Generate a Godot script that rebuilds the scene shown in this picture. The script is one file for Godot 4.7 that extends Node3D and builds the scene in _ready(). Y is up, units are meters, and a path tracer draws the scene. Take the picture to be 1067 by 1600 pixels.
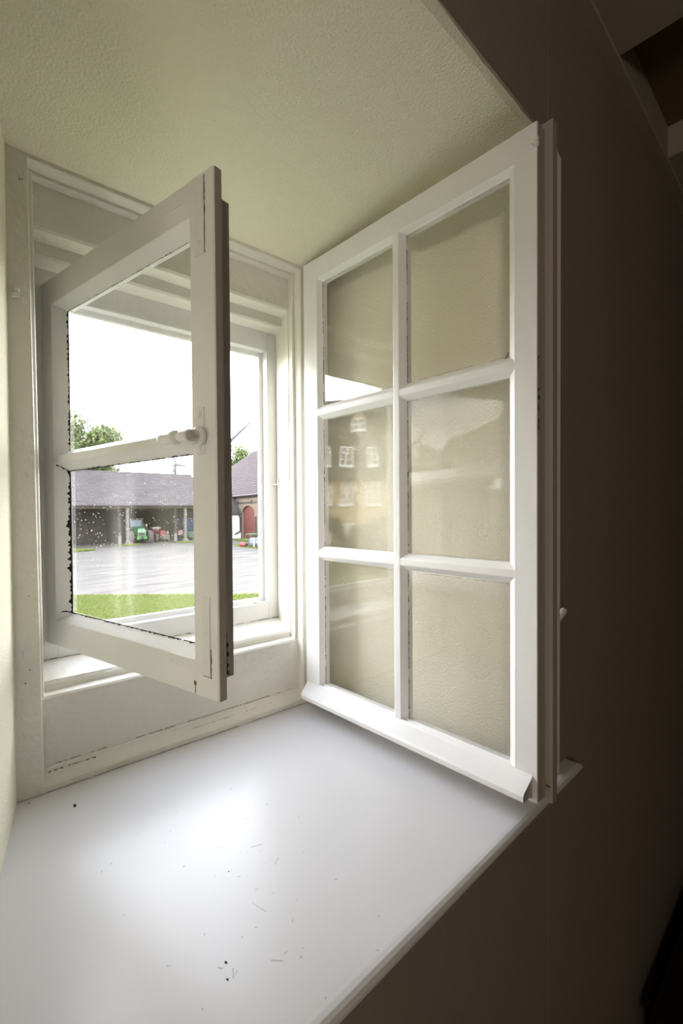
extends Node3D
# World axes: x along the window to the right, y up, z from the window into the room; metres. The sill board's top is y = 0.

class MB:
	var v := PackedVector3Array()
	var n := PackedVector3Array()
	var c := PackedColorArray()
	var col := Color.WHITE
	var xf := Transform3D()
	func face(a: Vector3, b: Vector3, d: Vector3, na: Vector3, nb: Vector3, nd: Vector3) -> void:
		if (b - a).cross(d - a).dot(na + nb + nd) > 0.0:
			v.append_array([xf * a, xf * d, xf * b]); n.append_array([xf.basis * na, xf.basis * nd, xf.basis * nb])
		else:
			v.append_array([xf * a, xf * b, xf * d]); n.append_array([xf.basis * na, xf.basis * nb, xf.basis * nd])
		c.append_array([col, col, col])
	func poly(p: Array, out: Vector3) -> void:
		var k := Vector3.ZERO
		for i in p.size():
			k += (p[i] as Vector3).cross(p[(i + 1) % p.size()])
		if k.length() < 1e-14:
			return
		k = k.normalized()
		if k.dot(out) < 0.0:
			k = -k
		for i in range(1, p.size() - 1):
			face(p[0], p[i], p[i + 1], k, k, k)
	func loft(a: Array, b: Array, cap0 := true, cap1 := true) -> void:
		var m := a.size()
		var ca := Vector3.ZERO
		var cb := Vector3.ZERO
		var nw := Vector3.ZERO
		for i in m:
			ca += a[i] / m; cb += b[i] / m
			nw += (a[i] as Vector3).cross(a[(i + 1) % m])
		var ax := cb - ca
		if nw.dot(ax) < 0.0:
			nw = -nw; a = a.duplicate(); b = b.duplicate(); a.reverse(); b.reverse()
		for i in m:
			var j := (i + 1) % m
			var e: Vector3 = (a[j] - a[i]) + (b[j] - b[i])
			poly([a[i], a[j], b[j], b[i]], e.cross(ax))
		nw = nw.normalized()
		var ux: Vector3 = a[1] - a[0]
		ux = (ux - nw * ux.dot(nw)).normalized()
		var uy := nw.cross(ux)
		var flat := PackedVector2Array()
		for q in a:
			flat.append(Vector2((q as Vector3).dot(ux), (q as Vector3).dot(uy)))
		var t := Geometry2D.triangulate_polygon(flat)
		for i in range(0, t.size(), 3):
			if cap0:
				face(a[t[i]], a[t[i + 1]], a[t[i + 2]], -nw, -nw, -nw)
			if cap1:
				face(b[t[i]], b[t[i + 1]], b[t[i + 2]], nw, nw, nw)
	func prism(p: Array, f: Callable, a: float, b: float) -> void:
		var pa := []
		var pb := []
		for q in p:
			pa.append(f.call(q[0], q[1], a)); pb.append(f.call(q[0], q[1], b))
		loft(pa, pb)
	func box(a: Vector3, b: Vector3, bev := 0.0) -> void:
		var m := (a + b) / 2.0
		var h := ((b - a) / 2.0).abs()
		bev = minf(bev, minf(h.x, minf(h.y, h.z)) * 0.9)
		var g := func(sx: int, sy: int, sz: int, k: int) -> Vector3:
			return m + Vector3(sx * (h.x - (0.0 if k == 0 else bev)), sy * (h.y - (0.0 if k == 1 else bev)), sz * (h.z - (0.0 if k == 2 else bev)))
		var o := [[-1, -1], [1, -1], [1, 1], [-1, 1]]
		for s in [-1, 1]:
			poly(o.map(func(q): return g.call(s, q[0], q[1], 0)), Vector3(s, 0, 0))
			poly(o.map(func(q): return g.call(q[0], s, q[1], 1)), Vector3(0, s, 0))
			poly(o.map(func(q): return g.call(q[0], q[1], s, 2)), Vector3(0, 0, s))
		if bev <= 0.0:
			return
		for s in [-1, 1]:
			for t in [-1, 1]:
				poly([g.call(s, t, -1, 0), g.call(s, t, 1, 0), g.call(s, t, 1, 1), g.call(s, t, -1, 1)], Vector3(s, t, 0))
				poly([g.call(s, -1, t, 0), g.call(s, 1, t, 0), g.call(s, 1, t, 2), g.call(s, -1, t, 2)], Vector3(s, 0, t))
				poly([g.call(-1, s, t, 1), g.call(1, s, t, 1), g.call(1, s, t, 2), g.call(-1, s, t, 2)], Vector3(0, s, t))
				for r in [-1, 1]:
					poly([g.call(s, t, r, 0), g.call(s, t, r, 1), g.call(s, t, r, 2)], Vector3(s, t, r))
	# a turned shape: rings [distance along the axis, radius] from a in direction d
	func lathe(a: Vector3, d: Vector3, rings: Array, seg := 16) -> void:
		d = d.normalized()
		var x := d.cross(Vector3.UP if absf(d.y) < 0.9 else Vector3.RIGHT).normalized()
		var y := d.cross(x)
		for i in rings.size() - 1:
			var r0: Array = rings[i]
			var r1: Array = rings[i + 1]
			var sl := Vector2(r1[0] - r0[0], r1[1] - r0[1]).normalized()
			for k in seg:
				var q := []
				var m := []
				for w in [k, k + 1]:
					var an: float = TAU * w / seg
					var rad := x * cos(an) + y * sin(an)
					q.append(a + d * r0[0] + rad * r0[1]); q.append(a + d * r1[0] + rad * r1[1])
					m.append((rad * sl.x - d * sl.y).normalized())
				if r0[1] > 0.0:
					face(q[0], q[1], q[2], m[0], m[0], m[1])
				if r1[1] > 0.0:
					face(q[2], q[1], q[3], m[1], m[0], m[1])
	func rod(a: Vector3, b: Vector3, r: float, r1 := -1.0, seg := 12) -> void:
		var l := a.distance_to(b)
		if r1 < 0.0:
			r1 = r
		lathe(a, b - a, [[0.0, 0.0], [0.0, r], [l, r1], [l, 0.0]], seg)
	func ball(m: Vector3, r: float, seg := 12, stretch := 1.0) -> void:
		var rings := []
		for i in range(0, 9):
			rings.append([-cos(PI * i / 8.0) * r * stretch, sin(PI * i / 8.0) * r])
		lathe(m, Vector3.UP, rings, seg)
	func tube(p: Array, r: float, seg := 8) -> void:
		for i in p.size() - 1:
			rod(p[i], p[i + 1], r, r, seg)
			if i > 0:
				ball(p[i], r, seg)
	# a thin crust of ragged width that follows p0 - p1; it spreads towards side and stands proud along up
	func crust(p0: Vector3, p1: Vector3, side: Vector3, up: Vector3, wmin: float, wmax: float, seed_: int, gap := 0.0, step := 0.004) -> void:
		var rng := RandomNumberGenerator.new()
		rng.seed = seed_
		var cnt := maxi(2, int(p0.distance_to(p1) / step))
		var w0 := rng.randf_range(wmin, wmax)
		var run := 0.0
		for i in cnt:
			var a := p0.lerp(p1, float(i) / cnt)
			var b := p0.lerp(p1, float(i + 1) / cnt)
			var w1 := wmin + (wmax - wmin) * pow(rng.randf(), 2.0)
			run = run * 0.8 + rng.randf_range(-1, 1)
			if run > -2.0 + gap * 4.0:
				poly([a + up, b + up, b + side * w1 + up * 0.6, a + side * w0 + up * 0.6], up)
				poly([a + side * w0 + up * 0.6, b + side * w1 + up * 0.6, b + side * w1, a + side * w0], side)
			w0 = w1
	func mesh() -> ArrayMesh:
		var arr := []
		arr.resize(Mesh.ARRAY_MAX)
		arr[Mesh.ARRAY_VERTEX] = v; arr[Mesh.ARRAY_NORMAL] = n; arr[Mesh.ARRAY_COLOR] = c
		var m := ArrayMesh.new()
		m.add_surface_from_arrays(Mesh.PRIMITIVE_TRIANGLES, arr)
		return m

var M := {}
var taken := {}

func numbered(called: String) -> String:
	var k: int = taken.get(called, 0)
	taken[called] = k + 1
	return called if k == 0 else "%s_%03d" % [called, k]

func thing(called: String, label: String, category: String, at := Transform3D(), group := "") -> Node3D:
	var o := Node3D.new()
	o.name = numbered(called)
	o.transform = at
	add_child(o, true)
	o.set_meta("label", label); o.set_meta("category", category)
	if group:
		o.set_meta("group", group)
	return o

func struct(called: String) -> Node3D:
	var o := Node3D.new()
	o.name = called
	add_child(o, true)
	o.set_meta("kind", "structure")
	return o

func part(called: String, mb, m: String, parent: Node, label := "") -> MeshInstance3D:
	var o := MeshInstance3D.new()
	var kids := 0
	for k in parent.get_children():
		if k.name == called or k.name.begins_with(called + "_0"):
			kids += 1
	o.name = called if kids == 0 else "%s_%03d" % [called, kids]
	if mb is MB and (mb as MB).v.is_empty():
		print("empty ", called, " ", parent.name)
	o.mesh = mb.mesh() if mb is MB else mb
	o.material_override = M[m]
	o.cast_shadow = GeometryInstance3D.SHADOW_CASTING_SETTING_ON
	parent.add_child(o, true)
	if label:
		o.set_meta("label", label)
	return o

func fbox(called: String, a: Vector3, b: Vector3, bev: float, m: String, parent: Node) -> MeshInstance3D:
	var s := MB.new()
	s.box(a, b, bev)
	return part(called, s, m, parent)

func stuff(o: Node) -> Node:
	o.set_meta("kind", "stuff")
	return o

func noise_tex(kind: int, freq: float, oct: int, seed_: int, lo := 0.0, hi := 1.0, size := 512) -> ImageTexture:
	var f := FastNoiseLite.new()
	f.noise_type = kind; f.frequency = freq; f.fractal_octaves = oct; f.seed = seed_
	var im := f.get_seamless_image(size, size)
	im.convert(Image.FORMAT_RGB8)
	if lo != 0.0 or hi != 1.0:
		for y in size:
			for x in size:
				var g := lerpf(lo, hi, im.get_pixel(x, y).r)
				im.set_pixel(x, y, Color(g, g, g))
	return ImageTexture.create_from_image(im)

func lin(r: float, g: float, b: float) -> Color:
	return Color(r, g, b).linear_to_srgb()

func mat(key: String, c: Color, rough := 0.6, bump: Texture2D = null, bump_cm := 0.0, scale := 1.0, tint: Texture2D = null, metal := 0.0) -> StandardMaterial3D:
	var m := StandardMaterial3D.new()
	m.resource_name = key
	m.albedo_color = c; m.roughness = rough; m.metallic = metal
	if bump or tint:
		m.uv1_triplanar = true; m.uv1_scale = Vector3.ONE * scale
	if bump:
		m.heightmap_enabled = true; m.heightmap_texture = bump; m.heightmap_scale = bump_cm
	if tint:
		m.albedo_texture = tint
	M[key] = m
	return m

func materials() -> void:
	var S := FastNoiseLite.TYPE_SIMPLEX_SMOOTH
	var grain := noise_tex(S, 0.02, 5, 11)
	var fine := noise_tex(S, 0.06, 4, 12)
	var brush := noise_tex(S, 0.012, 4, 13)
	var grit := noise_tex(S, 0.09, 3, 18)
	var mottled := noise_tex(S, 0.01, 5, 15, 0.62, 1.0)
	var stony := noise_tex(FastNoiseLite.TYPE_CELLULAR, 0.03, 2, 16, 0.55, 1.15)
	var patchy := noise_tex(S, 0.008, 4, 17, 0.8, 1.0)
	mat("paint", lin(0.85, 0.84, 0.815), 0.38, brush, 0.06, 5.0)
	mat("old_paint", lin(0.84, 0.81, 0.72), 0.45, grain, 0.12, 4.0)
	mat("metal_paint", lin(0.82, 0.81, 0.785), 0.32, fine, 0.02, 6.0)
	mat("dark_edge", lin(0.40, 0.355, 0.30), 0.5, brush, 0.06, 5.0)  # darker tone for the free edges of both sashes
	mat("plaster", lin(0.87, 0.83, 0.66), 0.9, grit, 0.11, 4.0)
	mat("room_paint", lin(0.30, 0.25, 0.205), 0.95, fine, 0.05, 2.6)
	mat("beam_paint", lin(0.40, 0.36, 0.29), 0.85, grain, 0.1, 1.5)
	mat("boards", lin(0.16, 0.11, 0.06), 0.8, grain, 0.1, 1.5)
	mat("floorboards", lin(0.22, 0.15, 0.09), 0.5, grain, 0.05, 1.0)
	mat("mildew", lin(0.012, 0.011, 0.009), 0.9)
	mat("rust", lin(0.25, 0.12, 0.03), 0.9)
	mat("bare_wood", lin(0.03, 0.018, 0.01), 0.9)
	mat("black", lin(0.006, 0.006, 0.007), 0.12)
	mat("black_edge", lin(0.02, 0.018, 0.016), 0.3)
	var fk := mat("fleck", lin(0.8, 0.8, 0.8), 0.8)
	fk.backlight_enabled = true; fk.backlight = Color(1, 1, 1)
	var g := mat("glass", Color(1, 1, 1, 0.0), 0.0)
	g.transparency = BaseMaterial3D.TRANSPARENCY_ALPHA
	var sb := mat("sill", Color.WHITE, 0.3, grain, 0.006, 3.0)
	sb.uv1_triplanar = false
	sb.heightmap_enabled = false
	sb.albedo_color = lin(0.69, 0.675, 0.675)
	var lg := mat("fill_lamp_glass", lin(0.8, 0.75, 0.65), 0.4)  # glowing globe of the added, unseen fill lamp
	lg.emission_enabled = true; lg.emission = Color(1.0, 0.92, 0.82); lg.emission_energy_multiplier = 0.3
	# outdoors
	mat("gravel", lin(0.15, 0.135, 0.114), 0.95, fine, 1.2, 0.35, mottled)
	M.gravel.uv1_scale = Vector3(0.035, 1, 0.2)
	mat("lawn", lin(0.12, 0.155, 0.034), 0.95, fine, 3.0, 0.6, mottled)
	var gr := mat("grass", lin(0.135, 0.17, 0.036), 0.8)
	gr.vertex_color_use_as_albedo = true
	var t := mat("tiles", Color.WHITE, 0.85)
	t.vertex_color_use_as_albedo = true
	mat("timber", lin(0.055, 0.043, 0.034), 0.85, grain, 0.5, 0.6)
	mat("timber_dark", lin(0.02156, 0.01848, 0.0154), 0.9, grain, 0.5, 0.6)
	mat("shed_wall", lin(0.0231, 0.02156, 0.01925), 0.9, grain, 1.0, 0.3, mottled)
	mat("shed_panel", lin(0.05, 0.042, 0.036), 0.9, null, 0.0, 0.3, patchy)
	mat("concrete", lin(0.16, 0.145, 0.125), 0.9, grain, 0.5, 0.5, mottled)
	mat("whitewash", lin(0.42, 0.41, 0.39), 0.9)
	mat("painted_foot", lin(0.2, 0.195, 0.19), 0.9)
	mat("stone", lin(0.2, 0.16, 0.11), 0.95, stony, 4.0, 0.9, stony)
	mat("red_door", lin(0.13, 0.032, 0.022), 0.7, grain, 0.5, 0.5, patchy)
	mat("iron", lin(0.0231, 0.01694, 0.0154), 0.6)
	mat("green_paint", lin(0.02, 0.14, 0.03), 0.35)
	mat("red_paint", lin(0.14, 0.024, 0.024), 0.4)
	mat("grey_paint", lin(0.0847, 0.0847, 0.08085), 0.5)
	mat("white_paint", lin(0.2695, 0.2695, 0.2695), 0.5)
	mat("rubber", lin(0.0231, 0.0231, 0.02156), 0.9)
	mat("muddy", lin(0.15, 0.14, 0.13), 0.95)
	mat("windscreen", lin(0.17, 0.21, 0.24), 0.08)
	mat("blue_paint", lin(0.00924, 0.0231, 0.0693), 0.5)
	mat("tank_blue", lin(0.075, 0.09, 0.1), 0.4)
	mat("pale_green", lin(0.0462, 0.0924, 0.0462), 0.6)
	mat("bark", lin(0.0308, 0.0231, 0.0154), 0.95)
	mat("turbine", lin(0.022, 0.024, 0.028), 0.6)
	mat("ochre", lin(0.46, 0.34, 0.17), 0.9, grain, 0.6, 0.3, patchy)
	mat("slate", lin(0.06, 0.052, 0.042), 0.9, grain, 3.0, 1.2, mottled)
	mat("white_wood", lin(0.7, 0.7, 0.68), 0.6)
	mat("dark_pane", lin(0.0154, 0.01694, 0.01925), 0.08)
	var lf := mat("leaf", Color.WHITE, 0.7)
	lf.vertex_color_use_as_albedo = true
	lf.backlight_enabled = true; lf.backlight = Color(0.35, 0.4, 0.2)

func sill_texture() -> void:
	# faint scuffs on the lacquer, drawn over its own flat coordinates (1 m = one picture)
	var im := Image.create(1024, 1024, false, Image.FORMAT_RGB8)
	im.fill(Color(1, 1, 1))
	var rng := RandomNumberGenerator.new()
	rng.seed = 5
	var marks := [[0.218, 0.32, 0.014, 0.3, 2], [0.237, 0.262, 0.006, 0.2, 1], [0.222, 0.36, 0.012, 2.6, 2], [0.17, 0.405, 0.02, 1.3, 1], [0.105, 0.44, 0.004, 1.0, 2], [0.112, 0.452, 0.01, 2.0, 1], [0.15, 0.47, 0.012, 0.8, 1]]
	for i in 45:
		marks.append([rng.randf_range(0.02, 0.3), rng.randf_range(0.15, 0.54), rng.randf_range(0.0005, 0.004), rng.randf_range(0, PI), 1])
	for m in marks:
		var dark := rng.randf_range(0.75, 0.92)
		var st := int(m[2] * 2048) + 2
		for k in st:
			var d: float = (float(k) / st - 0.5) * m[2]
			var x := int((m[0] + 0.2 + cos(m[3]) * d) * 1024)
			var y := int((m[1] + sin(m[3]) * d) * 1024)
			for w in m[4]:
				im.set_pixel(clampi(x + w, 0, 1023), clampi(y, 0, 1023), Color(dark, dark, dark))
	M.sill.albedo_texture = ImageTexture.create_from_image(im)
	M.sill.uv1_scale = Vector3.ONE

# ---------------------------------------------------------------- the wall's own frame: x along the wall, z into the room
var WF := Transform3D(Basis(Vector3(0.99915, 0, -0.0412), Vector3.UP, Vector3(0.0412, 0, 0.99915)), Vector3(0.741, 0, 0.495))
const SOFFIT0 := 0.9785
const SOFFIT1 := 1.033
const FLOOR := -1.25
const CEIL := 1.41
const GROUND := -3.66

func wall_z(x: float) -> float:
	return 0.495 - 0.041235 * (x - 0.741)

func room() -> void:
	var plan := func(x, z, y): return Vector3(x, y, z)
	var wl := -2.4   # the room's sides, x in the wall's frame
	var wr := 1.9
	var back := 3.4
	var w := struct("wall_front")
	var s := MB.new()
	var lx := -0.124
	var lz := wall_z(lx)
	var rx := 0.664
	var rz := wall_z(rx)
	var a: Vector3 = WF * Vector3(wl - 0.2, 0, 0)
	var b: Vector3 = WF * Vector3(wr + 0.2, 0, 0)
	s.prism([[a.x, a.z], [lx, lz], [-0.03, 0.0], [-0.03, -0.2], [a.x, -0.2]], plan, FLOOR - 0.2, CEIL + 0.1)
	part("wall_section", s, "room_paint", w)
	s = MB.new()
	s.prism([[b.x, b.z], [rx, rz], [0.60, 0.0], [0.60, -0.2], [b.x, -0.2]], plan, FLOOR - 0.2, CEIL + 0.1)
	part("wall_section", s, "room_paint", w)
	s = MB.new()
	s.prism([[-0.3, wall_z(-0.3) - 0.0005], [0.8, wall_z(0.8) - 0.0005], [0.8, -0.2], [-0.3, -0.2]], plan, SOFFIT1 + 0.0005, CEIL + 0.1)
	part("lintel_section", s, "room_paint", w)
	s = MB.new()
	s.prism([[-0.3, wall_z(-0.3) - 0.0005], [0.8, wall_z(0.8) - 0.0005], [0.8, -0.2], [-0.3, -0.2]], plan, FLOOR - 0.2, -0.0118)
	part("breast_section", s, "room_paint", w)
	s = MB.new()
	s.box(Vector3(-0.03, -0.031, -0.2), Vector3(0.6, -0.0005, 0.0))
	part("breast_section", s, "old_paint", w)
	# plastered niche: two splayed cheeks and the soffit that rises towards the room
	s = MB.new()
	s.prism([[-0.002, 0.0], [lx + 0.002, lz - 0.0006], [-0.06, 0.0]], plan, -0.03, SOFFIT1 + 0.02)
	part("reveal", s, "plaster", w)
	s = MB.new()
	s.prism([[0.595, 0.0], [rx - 0.002, rz - 0.0006], [0.65, 0.0]], plan, -0.03, SOFFIT1 + 0.02)
	part("reveal", s, "plaster", w)
	s = MB.new()
	var rng := RandomNumberGenerator.new()
	rng.seed = 3
	var cols := 40
	var front := []
	for i in cols + 1:
		front.append(rng.randf_range(-0.0006, 0.0006) + 0.003 * sin(i * 0.21 + 1.0) - 0.006 * pow(float(i) / cols, 3.0))
	for i in cols:
		var q := []
		for k in [i, i + 1]:
			var x := lerpf(-0.2, 0.72, float(k) / cols)
			var zf := wall_z(x)
			q.append([Vector3(x, SOFFIT0, -0.002), Vector3(x, SOFFIT1 - 0.004 + front[k], zf - 0.012), Vector3(x, SOFFIT1 + front[k] + 0.001, zf - 0.004), Vector3(x, SOFFIT1 + front[k] + 0.004, zf - 0.0006), Vector3(x, SOFFIT1 + 0.05, zf + 0.0004)])
		for k in 3:
			s.poly([q[0][k], q[1][k], q[1][k + 1], q[0][k + 1]], Vector3(0, -1, 0) if k < 2 else Vector3(0, -0.5, 1))
	s.poly([Vector3(-0.2, SOFFIT0, -0.002), Vector3(0.72, SOFFIT0, -0.002), Vector3(0.72, SOFFIT1 + 0.05, -0.002), Vector3(-0.2, SOFFIT1 + 0.05, -0.002)], Vector3(0, 0, -1))
	part("soffit", s, "plaster", w)
	s = MB.new()
	s.box(Vector3(-0.03, 1.0, -0.2), Vector3(0.6, SOFFIT1 + 0.03, -0.002))
	part("lintel_section", s, "old_paint", w)
	# other walls, floor and ceiling
	for d in [["wall_left", Vector3(wl - 0.2, FLOOR - 0.2, -0.05), Vector3(wl, CEIL + 0.1, back + 0.2)], ["wall_right", Vector3(wr, FLOOR - 0.2, -0.05), Vector3(wr + 0.2, CEIL + 0.1, back + 0.2)], ["wall_back", Vector3(wl - 0.2, FLOOR - 0.2, back), Vector3(wr + 0.2, CEIL + 0.1, back + 0.2)]]:
		s = MB.new()
		s.xf = WF
		s.box(d[1], d[2])
		var o := part(d[0], s, "room_paint", self)
		o.set_meta("kind", "structure")
	s = MB.new()
	s.xf = WF
	s.box(Vector3(wl - 0.2, FLOOR - 0.2, -0.05), Vector3(wr + 0.2, FLOOR, back + 0.2))
	part("floor", s, "floorboards", self).set_meta("kind", "structure")
	var c := struct("ceiling")
	s = MB.new()
	s.xf = WF
	s.box(Vector3(wl - 0.2, CEIL, -0.45), Vector3(wr + 0.2, CEIL + 0.15, back + 0.2))
	part("ceiling_boards", s, "boards", c)
	s = MB.new()
	s.xf = WF
	s.box(Vector3(wl, 1.33, -0.01), Vector3(wr, CEIL + 0.01, 0.024), 0.003)
	part("wall_plate", s, "beam_paint", c)
	for k in 7:
		s = MB.new()
		s.xf = WF
		var x0 := 0.60 - 0.56 * (5 - k)
		s.box(Vector3(x0, 1.333, 0.02), Vector3(x0 + 0.17, CEIL + 0.01, back), 0.004)
		part("joist", s, "beam_paint", c)

func sill_board() -> void:
	var o := thing("window_sill", "smooth white lacquered deep window sill board with scuffs and a rounded front edge", "window sill")
	var ring := func(d: float, y: float) -> Array:
		var p := [Vector3(-0.006, y, 0.0), Vector3(0.6, y, 0.0), Vector3(0.668, y, wall_z(0.668))]
		p.append(WF * Vector3(-d, y, 0.0005)); p.append(WF * Vector3(-d, y, 0.028 - d)); p.append(WF * Vector3(-1.0, y, 0.028 - d)); p.append(WF * Vector3(-1.0, y, 0.0005))
		p.append(Vector3(-0.13, y, wall_z(-0.13)))
		return p
	var s := MB.new()
	var lay := [[0.006, -0.012], [0.002, -0.011], [0.0, -0.0085], [0.0005, -0.006], [0.003, -0.0025], [0.007, -0.0006], [0.012, 0.0]]
	for i in lay.size() - 1:
		s.loft(ring.call(lay[i][0], lay[i][1]), ring.call(lay[i + 1][0], lay[i + 1][1]), i == 0, i == lay.size() - 2)
	var m := s.mesh()
	var arr := m.surface_get_arrays(0)
	var uv := PackedVector2Array()
	for p in s.v:
		uv.append(Vector2(p.x + 0.2, p.z))
	arr[Mesh.ARRAY_TEX_UV] = uv
	m = ArrayMesh.new()
	m.add_surface_from_arrays(Mesh.PRIMITIVE_TRIANGLES, arr)
	part("board", m, "sill", o)
	# crumbs of dirt
	var spots := [[0.062, 0.065, 0.0022, "largest black dirt crumb, lying on the sill near the left end of the window"], [0.012, 0.012, 0.0010, "tiny dark crumb against the foot of the left window jamb"], [0.105, 0.454, 0.0009, "tiny dark crumb near the front of the sill, nearest the room"], [0.112, 0.438, 0.0011, "small dark crumb in the scuffed middle of the sill, behind the nearest crumb"], [0.17, 0.335, 0.0007, "tiny dark crumb beside the long scuff in the middle of the sill"], [0.56, 0.37, 0.0011, "small dark crumb on the sill below the foot of the six-pane sash"]]
	var rng := RandomNumberGenerator.new()
	rng.seed = 21
	for q in spots:
		var e := MB.new()
		e.lathe(Vector3.ZERO, Vector3.UP, [[0.0, 0.0], [0.0, q[2]], [q[2] * 0.5, q[2] * 0.8], [q[2] * 0.8, 0.0]], 7)
		var d := thing("dirt_crumb", q[3], "dirt", Transform3D(Basis(Vector3.UP, rng.randf() * 6.0).scaled_local(Vector3(1.0, 1.0, rng.randf_range(1.2, 1.8))), Vector3(q[0], 0.0, q[1])), "dirt crumbs on the sill")
		part("crumb", e, "mildew", d)

func window_frame() -> void:
	var w := struct("window_1")
	var s := MB.new()
	var along := func(z, y, x): return Vector3(x, y, z)
	var plan := func(x, z, y): return Vector3(x, y, z)
	# inner frame: left jamb, leaning a little, with its rebate
	s.loft([Vector3(-0.03, 0.001, 0), Vector3(0.0330, 0.001, 0), Vector3(0.0346, 0.001, -0.002), Vector3(0.0346, 0.001, -0.022), Vector3(-0.03, 0.001, -0.022)], [Vector3(-0.03, 0.9783, 0), Vector3(0.025, 0.9783, 0), Vector3(0.0265, 0.9783, -0.002), Vector3(0.0265, 0.9783, -0.022), Vector3(-0.03, 0.9783, -0.022)])
	part("jamb", s, "old_paint", w)
	s = MB.new()
	s.loft([Vector3(-0.03, 0.001, -0.022), Vector3(0.0395, 0.001, -0.022), Vector3(0.041, 0.001, -0.024), Vector3(0.041, 0.001, -0.045), Vector3(-0.03, 0.001, -0.045)], [Vector3(-0.03, 0.97, -0.022), Vector3(0.034, 0.97, -0.022), Vector3(0.0355, 0.97, -0.024), Vector3(0.0355, 0.97, -0.045), Vector3(-0.03, 0.97, -0.045)])
	part("rebate_strip", s, "old_paint", w)
	s = MB.new()
	s.prism([[-0.03, -0.045], [0.036, -0.045], [0.03, -0.135], [-0.03, -0.135]], plan, 0.001, 0.98)
	part("lining", s, "old_paint", w)
	# right jamb and lining
	s = MB.new()
	s.prism([[0.538, 0.0], [0.60, 0.0], [0.60, -0.022], [0.5366, -0.022], [0.5366, -0.0015]], plan, 0.001, 0.9783)
	part("jamb", s, "old_paint", w)
	s = MB.new()
	s.prism([[0.531, -0.0221], [0.60, -0.0221], [0.60, -0.045], [0.536, -0.045], [0.5298, -0.0235]], plan, 0.001, 0.97)
	part("rebate_strip", s, "old_paint", w)
	s = MB.new()
	s.prism([[0.5345, -0.0451], [0.60, -0.0451], [0.60, -0.135], [0.5585, -0.135]], plan, 0.001, 0.98)
	part("lining", s, "old_paint", w)
	# head, stepping back and down towards the outer frame
	s = MB.new()
	s.prism([[0.0003, 0.9725], [-0.0015, 0.971], [-0.0257, 0.971], [-0.0257, 0.9655], [-0.0275, 0.964], [-0.043, 0.964], [-0.043, 1.01], [0.0003, 1.01]], along, -0.0301, 0.6001)
	part("head_rail", s, "old_paint", w)
	s = MB.new()
	s.prism([[-0.0429, 0.897], [-0.046, 0.8925], [-0.085, 0.8925], [-0.085, 1.01], [-0.0429, 1.01]], along, -0.03, 0.6)
	part("head_board", s, "old_paint", w)
	s = MB.new()
	s.prism([[-0.0848, 0.872], [-0.088, 0.868], [-0.136, 0.868], [-0.136, 1.01], [-0.0848, 1.01]], along, -0.03, 0.6)
	part("head_board", s, "old_paint", w)
	# foot: moulded bead, tall board, sloping ledge
	s = MB.new()
	var bead := [[0.0, 0.0004], [0.0, 0.010], [-0.0015, 0.012]]
	for k in 7:
		var an := PI / 2 * k / 6.0
		bead.append([-0.0045 - 0.011 * sin(an), 0.012 + 0.006 * (1.0 - cos(an)) + 0.012 * sin(an) * 0.9])
	bead.append_array([[-0.0175, 0.031], [-0.03, 0.0325], [-0.03, 0.0004]])
	s.prism(bead, along, 0.033, 0.538)
	part("sill_bead", s, "old_paint", w)
	s = MB.new()
	s.prism([[-0.02, 0.0005], [-0.02, 0.14], [-0.023, 0.1435], [-0.046, 0.1445], [-0.046, 0.0005]], along, -0.03, 0.6)
	part("apron_board", s, "old_paint", w)
	s = MB.new()
	s.prism([[-0.0455, 0.0005], [-0.0455, 0.154], [-0.05, 0.159], [-0.136, 0.172], [-0.136, 0.0005]], along, -0.03, 0.6)
	part("ledge", s, "old_paint", w)
	# outer frame: four members with a stop behind
	var rect := func(called: String, x0: float, y0: float, x1: float, y1: float, z0: float, z1: float, bx0: float, by0: float, bx1: float, by1: float):
		for q in [[bx0, by0, x0, by1], [x1, by0, bx1, by1], [x0, y1, x1, by1], [x0, by0, x1, y0]]:
			var e := MB.new()
			e.box(Vector3(q[0], q[1], z1), Vector3(q[2], q[3], z0), 0.0012)
			part(called, e, "paint", w)
	rect.call("outer_frame", 0.08, 0.2123, 0.531, 0.8225, -0.13, -0.151, -0.03, 0.10, 0.6, 0.95)
	rect.call("frame_stop", 0.09, 0.222, 0.5205, 0.8115, -0.15, -0.160, -0.03, 0.10, 0.6, 0.95)
	# weathered details
	s = MB.new()
	s.crust(Vector3(0.0415, 0.0335, -0.0195), Vector3(0.53, 0.0335, -0.0195), Vector3(0, -0.4, 0.9), Vector3(0, 0.0004, 0.0002), 0.0003, 0.0012, 31, 0.53)
	s.crust(Vector3(0.042, 0.027, -0.0118), Vector3(0.11, 0.027, -0.0118), Vector3(0, -0.8, 0.5), Vector3(0, 0.0003, 0.0006), 0.0003, 0.003, 32, 0.45)
	s.crust(Vector3(0.26, 0.0225, -0.0078), Vector3(0.51, 0.0225, -0.0078), Vector3(0, -0.8, 0.5), Vector3(0, 0.0003, 0.0006), 0.0002, 0.0009, 33, 0.5)
	s.crust(Vector3(0.037, 0.0008, 0.0006), Vector3(0.536, 0.0008, 0.0006), Vector3(0, 0, 1), Vector3(0, 0.0003, 0), 0.0004, 0.001, 34, 0.2)
	s.crust(Vector3(0.04, 0.1722, -0.1292), Vector3(0.556, 0.1722, -0.1292), Vector3(0, 1, 0), Vector3(0, 0, 0.0003), 0.0004, 0.0016, 35, 0.35)
	s.crust(Vector3(0.04, 0.1585, -0.0475), Vector3(0.15, 0.1585, -0.0475), Vector3(0, 0.3, -1), Vector3(0, 0.0004, 0), 0.0004, 0.0018, 36, 0.35)
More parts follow.
